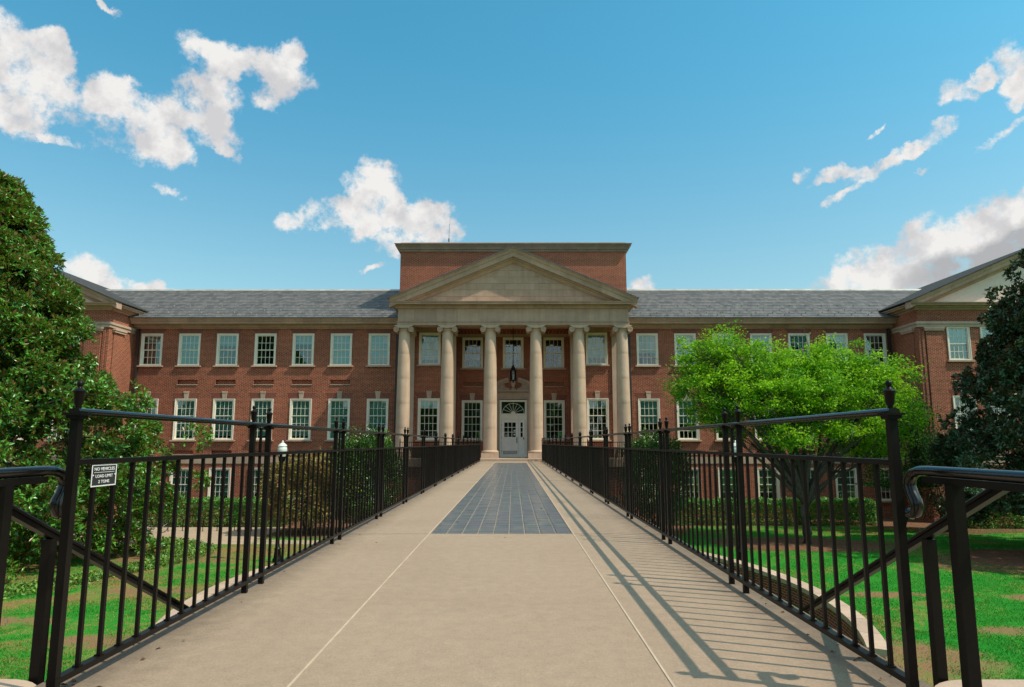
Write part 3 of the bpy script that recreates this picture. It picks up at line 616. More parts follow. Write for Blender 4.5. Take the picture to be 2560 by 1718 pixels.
# jack arches and keystones
def arch_meshes(h, spread, key):
    w = WW/2 + 0.06; n = 22; mb = MB(); H0 = 0.02
    for i in range(n):
        a0, a1 = -w+2*w*i/n, -w+2*w*(i+1)/n; g = 0.009
        k = (w+spread)/w
        if key and abs((a0+a1)/2) < 0.16: continue
        mb.poly_y([(a0+g, H0), (a1-g, H0), ((a1)*k-g, H0+h), ((a0)*k+g, H0+h)], -0.008, 0.05)
    back = MB().poly_y([(-w, H0), (w, H0), (w+spread, H0+h), (-w-spread, H0+h)], -0.003, 0.04)
    ks = MB().poly_y([(-0.13, H0-0.01), (0.13, H0-0.01), (0.175, H0+h-0.02), (-0.175, H0+h-0.02)], -0.05, 0.05).poly_y([(-0.175, H0+h-0.02), (0.175, H0+h-0.02), (0.20, H0+h+0.09), (-0.20, H0+h+0.09)], -0.07, 0.05)
    return mb.mesh('brick_arch', M['arch_brick']), back.mesh('arch_mortar', M['mortar']), ks.mesh('keystone', M['stone'])
AU = arch_meshes(0.33, 0.17, False); AL = arch_meshes(0.40, 0.2, True)
def arch(kit, x, y, z):
    a = bput('brick_arch', kit[0], (x, y, z)); put('arch_mortar', kit[1], a)
    if kit is AL: put('keystone', kit[2], a)
blinds_u = [(0, ''), (1, 'blind'), (.35, 'blind'), (0, ''), (.3, 'blind2'), (.98, 'blind2'), (.95, 'blind2')]
wingx = [9.4 + 2.665*i for i in range(7)]
lawnb = G - 0.3
def niche(x, z, y):
    put('niche_sill', NS, B, Vector((x, y, z)) - BL)
NS = MB().box(-0.71, 0.71, -0.05, 0.1, -0.055, -0.002).mesh('niche_sill', M['stone'])
for sx in (-1, 1):
    holes = []
    for i, wx in enumerate(wingx):
        x = sx*wx
        holes += [(x-WW/2, x+WW/2, *ZU), (x-WW/2, x+WW/2, *ZL), (x-WW/2, x+WW/2, *ZBm)]
        if i not in (0, 6): holes += [(x-0.7, x+0.7, 5.17, 5.48, 1)]
        holes += [(x-0.7, x+0.7, 0.37, 0.62, 1)]
    wall_x('wing_wall', min(sx*7.9, sx*26.7), max(sx*7.9, sx*26.7), lawnb, 9.12, YW, holes)
    for i, wx in enumerate(wingx):
        x = sx*wx
        bu = blinds_u[6-i] if sx < 0 else [(.6, 'blind2'), (.97, 'blind2'), (.9, 'blind2'), (.5, 'blind2'), (.4, 'blind'), (.2, 'blind'), (0, '')][i]
        window(KU, x, YW, ZU[0], bu); arch(AU, x, YW, ZU[1])
        bl = (.93, 'blind') if sx < 0 else ((.6, 'blind') if i < 2 else (.5, 'blind'))
        if sx < 0 and i == 1: bl = (.97, 'blind')
        window(KL, x, YW, ZL[0], bl); arch(AL, x, YW, ZL[1])
        window(KB, x, YW, ZBm[0], (random.choice((.9, .5, .75, 1)), 'blind'))
        if i not in (0, 6): niche(x, 5.17, YW)
        niche(x, 0.37, YW)
    a, b = min(sx*7.95, sx*26.66), max(sx*7.95, sx*26.66)
    nb = 12
    for k in range(nb):
        put('band_stone', MB().box(a+(b-a)*k/nb+0.003, a+(b-a)*(k+1)/nb-0.003, YW-0.045, YW+0.05, -0.27, 0.19).mesh('band_stone', M['stone']), B, -BL)
    # bed mould and cornice, one block per stone
    prof = [(YW+0.3, 9.09), (YW-0.06, 9.09), (YW-0.10, 9.16), (YW-0.22, 9.20), (YW-0.24, 9.34), (YW-0.28, 9.36), (YW+0.3, 9.36)]
    prof2 = [(YW+0.3, 9.362), (YW-0.62, 9.362), (YW-0.66, 9.50), (YW-0.70, 9.52), (YW-0.78, 9.64), (YW-0.84, 9.68), (YW-0.84, 9.735), (YW+0.3, 9.735)]
    nb = 14
    for k in range(nb):
        x0, x1 = a+(b-a)*k/nb+0.004, a+(b-a)*(k+1)/nb-0.004
        o = bp(MB().extrude_x(prof2, x0, x1), 'cornice_block', M['stone_grey'])
        bp(MB().extrude_x(prof, x0-0.6 if k else x0, x1-0.6 if k < nb-1 else x1), 'bed_mould_block', M['stone_grey'])
    # slate roof in overlapping courses
    y0r, z0r, y1r, z1r = 46.72, 9.74, 54.0, 13.3; nC = int((z1r-z0r)/ROOF_ROW); rf = MB()
    for k in range(nC):
        ya, yb = y0r+(y1r-y0r)*k/nC, y0r+(y1r-y0r)*(k+1)/nC; za, zb = z0r+(z1r-z0r)*k/nC, z0r+(z1r-z0r)*(k+1)/nC; t = 0.045
        rf.quad((a-9 if sx < 0 else a-0.4, ya, za+t), (b+0.4 if sx < 0 else b+9, ya, za+t), (b+0.4 if sx < 0 else b+9, yb, zb+0.01), (a-9 if sx < 0 else a-0.4, yb, zb+0.01))
        rf.quad((a-9 if sx < 0 else a-0.4, ya, za), (b+0.4 if sx < 0 else b+9, ya, za), (b+0.4 if sx < 0 else b+9, ya, za+t), (a-9 if sx < 0 else a-0.4, ya, za+t))
    rf.quad((a-9, 54, 13.3), (b+9, 54, 13.3), (b+9, 61.3, 9.7), (a-9, 61.3, 9.7))
    rf.quad((a-1, 61, G), (a-1, 61, 9.8), (b+1, 61, 9.8), (b+1, 61, G))
    roof = bp(rf, 'roof', M['slate'])
    nb = 7
    for k in range(nb):
        x0, x1 = a-(8 if sx < 0 else 0)+(b-a+8)*k/nb, a-(8 if sx < 0 else 0)+(b-a+8)*(k+1)/nb-0.015
        put('ridge_cap', MB().poly_y([(0, 0)]*3, 0, 0).mesh('x', None) if False else MB().extrude_x([(53.82, 13.20), (53.8, 13.24), (54.0, 13.40), (54.2, 13.24), (54.18, 13.2), (54.0, 13.35)], x0, x1).mesh('ridge_cap', M['ridge']), roof)
    sg_m = MB().box(-0.018, 0.018, -0.05, 0.02, 0.0, 0.075).mesh('snow_guard', M['ridge'] if sx < 0 else M['flash'])
    for row, off in ((0.055, 0), (0.135, .55), (0.215, .12), (0.36, .1)):
        for k in range(16):
            x = a+0.5+off+k*1.17
            if x > b-0.2: continue
            put('snow_guard', sg_m, roof, (x, y0r+(y1r-y0r)*row, z0r+(z1r-z0r)*row+0.03))
    gt = bp(MB().box(a-0.02, b+0.02, YW-0.90, YW-0.74, 9.7352, 9.765), 'gutter_edge', M['flash'])
    for x in (sx*8.12, sx*26.35):
        bp(MB().box(x-0.09, x+0.09, YW-0.19, YW-0.02, G-0.2, 9.085), 'downspout', M['spout'])

# portico walls --------------------------------------------------
def bay_holes(xs): return [h for x in xs for h in ((x-WW/2, x+WW/2, *ZU), (x-WW/2, x+WW/2, *ZL))]
for sx in (-1, 1):
    x0, x1 = sorted((sx*4.05, sx*7.9))
    wall_x('portico_wall', x0, x1, -0.3, 9.2, YB, bay_holes([sx*5.8]))
    bp(MB().quad((sx*4.05, YB, -0.3), (sx*4.05, YR, -0.3), (sx*4.05, YR, 9.2), (sx*4.05, YB, 9.2)), 'return_wall', M['brick'])
    bp(MB().quad((sx*7.9, YB, -0.3), (sx*7.9, YW, -0.3), (sx*7.9, YW, 9.2), (sx*7.9, YB, 9.2)), 'return_wall', M['brick'])
    window(KU, sx*5.8, YB, ZU[0], (.85, 'blind') if sx < 0 else (.8, 'blind2')); window(KL, sx*5.8, YB, ZL[0], (.2, 'blind')); arch(AL, sx*5.8, YB, ZL[1])
    window(KU, sx*2.95, YR, ZU[0], None); window(KL, sx*2.95, YR, ZL[0], None); arch(AL, sx*2.95, YR, ZL[1])
    niche(sx*2.95, 5.17, YR)
holes = bay_holes([-2.95, 2.95]) + [(-WW/2, WW/2, *ZU), (-0.98, 0.98, 0.14, 4.2)] + [(s*2.95-0.7, s*2.95+0.7, 5.17, 5.48, 1) for s in (-1, 1)]
wall_x('recess_wall', -4.05, 4.05, -0.3, 9.2, YR, holes)
window(KU, 0, YR, ZU[0], None)
bp(MB().box(-4.05, 4.05, YR-0.06, YR+0.1, 8.79, 9.2), 'wall_band', M['stone_grey'])
for sx in (-1, 1): bp(MB().box(min(sx*4.05, sx*7.6), max(sx*4.05, sx*7.6), YB-0.06, YB+0.1, 8.79, 9.2), 'wall_band', M['stone_grey'])
bp(MB().box(-8.2, 8.2, 43.42, 49.5, -0.35, 0.14), 'portico_floor', M['stone'])
bp(MB().box(-8.0, 8.0, 43.62, 47.1, G-0.3, -0.352), 'terrace_wall', M['brick'])
bp(MB().box(-7.6, 7.6, 44.9, 49.6, 9.16, 9.3), 'porch_ceiling', M['stone_grey'])
# columns --------------------------------------------------------
cx = (1.51, 4.36, 7.24); YC = 45.05; ZC0, ZC1 = 0.14, 8.84
base = MB().box(-0.55, 0.55, -0.55, 0.55, 0, 0.34)
base.lathe([(0.53, 0.341), (0.56, 0.37), (0.57, 0.42), (0.55, 0.47), (0.50, 0.49), (0.47, 0.50), (0.455, 0.54)], 32)
BASE = base.mesh('column', M['column'], True, 35)
def rad(t): return 0.445 - 0.085*max(0, (t-0.25)/0.75)**1.6
drums = []; zs = [0.54, 2.05, 3.65, 5.3, 6.95, 8.42]
for k in range(5):
    pr = []
    for q in range(7):
        z = zs[k]+(zs[k+1]-zs[k])*q/6; t = (z-0.54)/7.9; r = rad(t)
        pr.append((r, z))
    pr[0] = (pr[0][0]-0.003, pr[0][1]); pr.insert(1, (rad((zs[k]+0.01-0.54)/7.9), zs[k]+0.01))
    drums.append(MB().lathe(pr, 40).mesh('shaft_drum', M['column'], True, 40))
def capital(pil=False):
    c = MB(); z = 8.42
    c.lathe([(0.37, z), (0.385, z+0.03), (0.37, z+0.055), (0.36, z+0.06), (0.43, z+0.13), (0.47, z+0.19)], 32)
    c.box(-0.60, 0.60, -0.47, 0.47, z+0.36, z+0.42)
    for sy in (-1, 1):
        pts = []
        for i in range(9):                                     # sagging cushion between the volutes
            t = i/8; pts.append((-0.5+t, z+0.30-0.07*math.sin(math.pi*t)))
        top = [(0.5, z+0.359), (-0.5, z+0.359)]
        c.poly_y(pts+top, sy*0.46-(0.05 if sy > 0 else 0), sy*0.46+(0.05 if sy < 0 else 0))
        for s2 in (-1, 1):
            cxv, czv = s2*0.50, z+0.15
            path = []
            for i in range(46):
                a = math.pi/2 - s2*i/45*4.2*math.pi*-1; r = 0.18*(1-i/45)**0.9+0.02
                path.append((cxv+r*math.cos(a), sy*0.458, czv+r*math.sin(a)))
            c.tube(path, lambda t: 0.030*(1-0.5*t), 6)
            c.lathe([(0, -0.03), (0.03, -0.02), (0.045, 0), (0, 0.001)], 10, (0, 0, 0)) if False else None
    for s2 in (-1, 1):                                         # bolsters joining front and back scrolls
        n = 20; rings = []
        for yy, rr in ((-0.43, 0.17), (-0.38, 0.165), (-0.15, 0.125), (0, 0.12), (0.15, 0.125), (0.38, 0.165), (0.43, 0.17)):
            rings.append([(s2*0.50+rr*math.cos(2*math.pi*j/n), yy, z+0.15+rr*math.sin(2*math.pi*j/n)) for j in range(n)])
        c.loft(rings)
    return c.mesh('capital', M['column'], True, 40)
CAP = capital()
for x in cx:
    for s in (-1, 1):
        o = bput('column', BASE, (s*x, YC, ZC0), None, (0, 0, 0))
        for dm in drums: put('shaft_drum', dm, o, (0, 0, -ZC0), (0, 0, random.uniform(0, 6)))
        put('capital', CAP, o, (0, 0, -ZC0))
for x in (4.36, 7.24):
    for s in (-1, 1):
        p = bp(MB().box(s*x-0.40, s*x+0.40, YB-0.12, YB+0.02, 0.14, 8.80), 'pilaster', M['stone'])
        put('capital', MB().box(s*x-0.44, s*x+0.44, YB-0.17, YB+0.01, 8.45, 8.79).box(s*x-0.52, s*x-0.3, YB-0.20, YB-0.121, 8.48, 8.7).box(s*x+0.3, s*x+0.52, YB-0.20, YB-0.121, 8.48, 8.7).mesh('capital', M['stone']), p)
# entablature ----------------------------------------------------
EX, EY = 7.64, 44.6
ent = MB().box(-EX+0.03, EX-0.03, EY+0.04, 45.5, 8.845, 10.3)
for s in (-1, 1): ent.box(min(s*6.75, s*(EX-0.03)), max(s*6.75, s*(EX-0.03)), 45.5, 48.0, 8.845, 10.3)
ENT = bp(ent, 'entablature', M['stone_grey'])
def eblock(mb, nm='stone_block', mat='stone_grey'): return put(nm, mb.mesh(nm, M[mat]), ENT)
fj = [-EX, -6.54, -5.12, -3.70, -2.28, -0.82, 0.69, 2.13, 3.56, 4.98, 6.39, EX]
for k in range(len(fj)-1): eblock(MB().box(fj[k]+0.006, fj[k+1]-0.006, EY, EY+0.039, 9.115, 9.94))
aj = [-EX-0.05, -4.36, -1.5, 1.45, 4.36, EX+0.05]
for k in range(len(aj)-1):
    eblock(MB().extrude_x([(EY-0.02, 8.845), (EY-0.02, 9.03), (EY-0.055, 9.04), (EY-0.065, 9.11), (EY+0.039, 9.11), (EY+0.039, 8.845)], aj[k]+0.004, aj[k+1]-0.004))
for s in (-1, 1):                                               # side returns
    x = s*EX
    eblock(MB().box(min(x, x-s*0.029), max(x, x-s*0.029), EY+0.04, 46.6, 9.115, 9.94)); eblock(MB().box(min(x+s*.05, x-s*0.029), max(x+s*.05, x-s*0.029), EY+0.04, 46.9, 8.845, 9.11))
bedp = [(EY+0.04, 9.945), (EY-0.08, 9.945), (EY-0.12, 10.03), (EY-0.16, 10.05), (EY-0.16, 10.16), (EY-0.30, 10.17), (EY+0.04, 10.17)]
corp = [(EY+0.04, 10.172), (EY-0.50, 10.172), (EY-0.50, 10.27), (EY-0.55, 10.28), (EY-0.58, 10.345), (EY+0.04, 10.345)]
nb = 16
for k in range(nb):
    x0, x1 = -8.1+16.2*k/nb, -8.1+16.2*(k+1)/nb
    eblock(MB().extrude_x(corp, x0+0.003, x1-0.003), 'cornice_block')
    xa, xb = max(x0+0.3, -7.82), min(x1+0.3, 7.82)
    eblock(MB().extrude_x(bedp, xa+0.003, xb-0.003) if k else MB().extrude_x(bedp, -7.82, xb-0.003), 'cornice_block', 'stone_grey')
for s in (-1, 1):                                               # cornice returning down the portico sides
    pr = [(s*(EX-0.03), 10.172), (s*(EX+0.46), 10.172), (s*(EX+0.48), 10.345), (s*(EX-0.03), 10.345)]
    eblock(MB().extrude_y(pr, EY+0.041, 48.0), 'cornice_block')
# pediment -------------------------------------------------------
SL = 0.4228; TX = 8.16; ZT = 10.55; ZA = 14.0
ped = MB().poly_y([(-7.9, 10.3455), (7.9, 10.3455), (0, 10.3455+7.9*SL)], EY+0.06, EY+0.6)
PED = bp(ped, 'pediment', M['stone_grey'])
def clip(poly, a, b, c):                                        # keep a*x+b*z<=c
    out = []
    for i in range(len(poly)):
        p, q = poly[i], poly[(i+1) % len(poly)]
        dp, dq = a*p[0]+b*p[1]-c, a*q[0]+b*q[1]-c
        if dp <= 0: out.append(p)
        if (dp <= 0) != (dq <= 0):
            t = dp/(dp-dq); out.append((p[0]+(q[0]-p[0])*t, p[1]+(q[1]-p[1])*t))
    return out
zin = 13.08                                                     # inner apex of the tympanum
rh = 0.44
for r in range(7):
    z0 = 10.346 + r*rh
    off = 0.0 if r % 2 else 0.49
    for k in range(-9, 9):
        x0 = k*0.98+off
        poly = [(x0+0.006, z0+0.006), (x0+0.974, z0+0.006), (x0+0.974, z0+rh-0.006), (x0+0.006, z0+rh-0.006)]
        poly = clip(poly, SL, 1, zin); poly = clip(poly, -SL, 1, zin) if len(poly) > 2 else poly
        if len(poly) > 2:
            ar = abs(sum(poly[i][0]*poly[(i+1) % len(poly)][1]-poly[(i+1) % len(poly)][0]*poly[i][1] for i in range(len(poly))))/2
            if ar > 0.01: put('stone_block', MB().poly_y(poly, EY+0.035, EY+0.059).mesh('stone_block', M['stone_grey']), PED)
rk_cor = [(EY+0.06, -0.60), (EY-0.46, -0.60), (EY-0.48, -0.32), (EY-0.52, -0.29), (EY-0.60, -0.10), (EY-0.66, -0.06), (EY-0.66, 0.0), (EY+0.06, 0.0)]
rk_bed = [(EY+0.06, -0.93), (EY-0.03, -0.93), (EY-0.08, -0.84), (EY-0.12, -0.82), (EY-0.14, -0.72), (EY-0.28, -0.69), (EY-0.30, -0.603), (EY+0.06, -0.603)]
for s in (-1, 1):
    nb = 7
    for k in range(nb):
        xa, xb = TX*k/nb, TX*(k+1)/nb
        xx = sorted((s*xa, s*xb)); zf = lambda x: ZA-SL*abs(x)
        put('raking_block', MB().extrude_x(rk_cor, xx[0]+(0.003 if xx[0] else 0), xx[1]-(0.003 if xx[1] else 0), zf).mesh('raking_block', M['stone_grey']), PED)
        xb2 = min(TX*(k+1)/nb, 7.3)
        if xa < 7.2:
            xx = sorted((s*xa, s*xb2)); put('raking_block', MB().extrude_x(rk_bed, xx[0]+0.002, xx[1]-0.002, zf).mesh('raking_block', M['stone_grey']), PED)
    rfm = MB().loft([[(0, y, ZA+0.03), (s*(TX+0.08), y, ZT), (s*(TX+0.08), y, ZT-0.04), (0, y, ZA-0.01)] for y in (EY-0.70, 52.0)])
    bp(rfm, 'portico_roof', M['flash'])
# attic block behind the pediment --------------------------------
bp(MB().box(-8.13, 8.13, 48.0, 60.0, 9.0, 14.80), 'attic_wall', M['brick'])
ap = [(48.02, 14.802), (47.93, 14.802), (47.91, 14.93), (47.83, 14.95), (47.80, 15.06), (47.64, 15.26), (47.58, 15.29), (47.58, 15.33), (48.02, 15.33)]
nb = 9
for k in range(nb):
    x0, x1 = -8.55+17.1*k/nb, -8.55+17.1*(k+1)/nb
    prof = ap
    mb = MB()
    def endx(x, y): return max(-8.13-(48.0-y), min(8.13+(48.0-y), x))
    rings = [[(endx(x, y), y, z) for y, z in ap] for x in (x0+0.003, x1-0.003)]
    mb.loft(rings); bp(mb, 'attic_cornice', M['stone_dark'])
    c0, c1 = -8.13+16.26*k/nb, -8.13+16.26*(k+1)/nb
    bp(MB().box(c0+0.004, c1-0.004, 47.95, 48.6, 15.335, 15.48), 'attic_coping', M['stone_grey'])
for s in (-1, 1):
    pr = [(s*(8.13-0.02+(48.02-y)), z) for y, z in ap]
    bp(MB().extrude_y(pr, 48.0, 60), 'attic_cornice', M['stone_dark'])
    bp(MB().box(min(s*7.5, s*8.13), max(s*7.5, s*8.13), 48.61, 60, 15.335, 15.48), 'attic_coping', M['stone_grey'])
bp(MB().box(-7.5, 7.5, 48.6, 60, 14.9, 15.3), 'attic_roof', M['flash'])
# doorway --------------------------------------------------------
ds = MB()
for s in (-1, 1):
    ds.box(min(s*0.98, s*1.30), max(s*0.98, s*1.30), YR-0.16, YR+0.12, 0.14, 4.25); ds.box(min(s*1.302, s*1.6), max(s*1.302, s*1.6), YR-0.10, YR+0.05, 0.14, 4.25)
    ds.box(min(s*1.28, s*1.64), max(s*1.28, s*1.64), YR-0.19, YR+0.05, 3.95, 4.249)
ds.box(-1.66, 1.66, YR-0.20, YR+0.05, 4.252, 4.33); ds.box(-1.6, 1.6, YR-0.14, YR+0.05, 4.332, 4.72)
ds.box(-1.7, 1.7, YR-0.24, YR+0.05, 4.722, 4.79); ds.box(-1.82, 1.82, YR-0.36, YR+0.05, 4.792, 4.90)
surround = bp(ds, 'door_surround', M['stone'])
bpd = MB()                                                     # broken segmental pediment
for s in (-1, 1):
    n = 10
    for (r0, r1, dy) in ((2.02, 2.22, 0.36), (1.88, 2.018, 0.24)):
        zc = 4.90 + 0.92 - 2.22
        a_end = math.asin(1.78/2.22); a_st = math.asin(0.36/2.22)
        rings = []
        for i in range(n+1):
            a = a_st + (a_end-a_st)*i/n
            rings.append([(s*r*math.sin(a), YR-y, max(4.90, zc+r*math.cos(a))) for r, y in ((r0, -0.02), (r1, -0.02), (r1, dy), (r0, dy))])
        bpd.loft(rings)
    poly = [(s*0.30, 4.902), (s*1.75, 4.902)]
    for i in range(n+1):
        a = a_end - (a_end-math.asin(0.62/1.9))*i/n; poly.append((s*1.9*math.sin(a)*0.99, max(4.91, zc+1.89*math.cos(a))))
    for i in range(6):
        a = i/5*math.pi/2; poly.append((s*(0.60-0.32*math.sin(a)), 5.12-0.12*math.sin(a)+0.25*(1-math.sin(a))*0))
    bpd.poly_y(poly, YR-0.12, YR+0.02)
put('broken_pediment', bpd.mesh('broken_pediment', M['stone']), surround)
urn = MB().lathe([(0.20, 0), (0.20, 0.10), (0.11, 0.13), (0.08, 0.2), (0.14, 0.30), (0.19, 0.45), (0.19, 0.55), (0.13, 0.66), (0.10, 0.70), (0.13, 0.74), (0.05, 0.84), (0.01, 0.9)], 16)
put('urn', urn.mesh('urn', M['stone'], True, 40), surround, (0, YR-0.14, 4.90))
fr = MB(); yd = YR+0.02
fr.box(-0.98, -0.84, yd-0.06, yd+0.1, 0.3, 4.2); fr.box(0.84, 0.98, yd-0.06, yd+0.1, 0.3, 4.2); fr.box(-0.84, 0.84, yd-0.06, yd+0.1, 4.06, 4.2)
fr.box(-0.84, 0.84, yd-0.04, yd+0.1, 2.78, 3.22); fr.box(-0.84, 0.84, yd-0.09, yd-0.041, 3.16, 3.22); fr.box(-0.70, 0.70, yd-0.055, yd-0.0405, 2.88, 3.08)
fr.box(-0.98, 0.98, yd-0.12, yd+0.6, 0.14, 0.30)
DOORF = bp(fr, 'door_frame', M['white'])
fan = MB()
for k in range(1, 8):
    a = math.pi*k/8
    fan.tube([(0.14*math.cos(a), yd+0.0, 3.23+0.14*math.sin(a)), (0.80*math.cos(a)*(1), yd+0.0, 3.23+0.78*math.sin(a))], 0.014, 6)
arc = [(0.78*math.cos(a), yd, 3.23+0.72*math.sin(a)) for a in [math.pi*i/24 for i in range(25)]]
fan.tube(arc, 0.016, 6)
fan.poly_y([(0.16*math.cos(math.pi*i/10), 3.225+0.15*math.sin(math.pi*i/10)) for i in range(11)], yd-0.03, yd+0.03)
put('fanlight_bars', fan.mesh('fanlight_bars', M['white']), DOORF)
put('fanlight_pane', MB().box(-0.84, 0.84, yd+0.03, yd+0.036, 3.22, 4.06).mesh('fanlight_pane', M['glass']), DOORF)
put('room', MB().quad((-0.9, yd+0.9, 0.2), (0.9, yd+0.9, 0.2), (0.9, yd+0.9, 4.1), (-0.9, yd+0.9, 4.1)).quad((-0.9, yd+0.1, 4.1), (0.9, yd+0.1, 4.1), (0.9, yd+0.9, 4.1), (-0.9, yd+0.9, 4.1)).quad((-0.9, yd+0.1, 0.2), (-0.9, yd+0.9, 0.2), (-0.9, yd+0.9, 4.1), (-0.9, yd+0.1, 4.1)).quad((0.9, yd+0.1, 0.2), (0.9, yd+0.9, 0.2), (0.9, yd+0.9, 4.1), (0.9, yd+0.1, 4.1)).mesh('room', M['room']), DOORF)
def leaf_door(x0, x1, gx0, gx1, cols, name):
    m = MB(); z0, z1 = 0.305, 2.775; gz0, gz1 = 1.55, 2.58
    m.box(x0, gx0, yd-0.02, yd+0.03, z0, z1); m.box(gx1, x1, yd-0.02, yd+0.03, z0, z1); m.box(gx0, gx1, yd-0.02, yd+0.03, gz1, z1); m.box(gx0, gx1, yd-0.02, yd+0.03, 1.36, gz0)
    m.box(gx0, gx1, yd-0.004, yd+0.02, 0.62, 1.36); m.box(gx0, gx1, yd-0.02, yd+0.03, z0, 0.62)
    for k in range(1, cols): x = gx0+(gx1-gx0)*k/cols; m.box(x-0.02, x+0.02, yd-0.015, yd+0.025, gz0, gz1)
    for k in range(1, 3):
        z = gz0+(gz1-gz0)*k/3
        for q in range(cols): m.box(gx0+(gx1-gx0)*q/cols+(0.02 if q else 0), gx0+(gx1-gx0)*(q+1)/cols-(0.02 if q < cols-1 else 0), yd-0.014, yd+0.024, z-0.02, z+0.02)
    o = bp(m, name, M['door'])
    pmx = MB().box(-(gx1-gx0)/cols/2, (gx1-gx0)/cols/2, -0.003, 0.003, -(gz1-gz0)/6, (gz1-gz0)/6).mesh('pane', M['glass'])
    for q in range(cols):
        for k in range(3): put('pane', pmx, o, (gx0+(gx1-gx0)*(q+.5)/cols, yd+0.005, gz0+(gz1-gz0)*(k+.5)/3))
    return o
dl = leaf_door(-0.83, 0.36, -0.64, 0.18, 3, 'door')
put('handle', MB().box(0.235, 0.295, yd-0.075, yd-0.0205, 1.12, 1.52).mesh('handle', M['brass']), dl)
for z in (0.55, 1.5, 2.4): put('hinge', MB().box(-0.85, -0.815, yd-0.035, yd-0.0205, z-0.07, z+0.07).mesh('hinge', M['brass']), dl)
put('kick_plate', MB().box(-0.74, 0.28, yd-0.026, yd-0.0205, 0.33, 0.58).mesh('kick_plate', M['steel']), dl)
for z in (1.72, 2.0): put('notice', MB().box(0.03, 0.16, yd-0.004, yd+0.001, z-0.05, z+0.05).mesh('notice', M['paper']), dl)
sd = leaf_door(0.37, 0.83, 0.53, 0.68, 1, 'sidelight')
put('lock', MB().box(0.71, 0.78, yd-0.05, yd-0.0205, 1.38, 1.52).mesh('lock', M['brass']), sd)
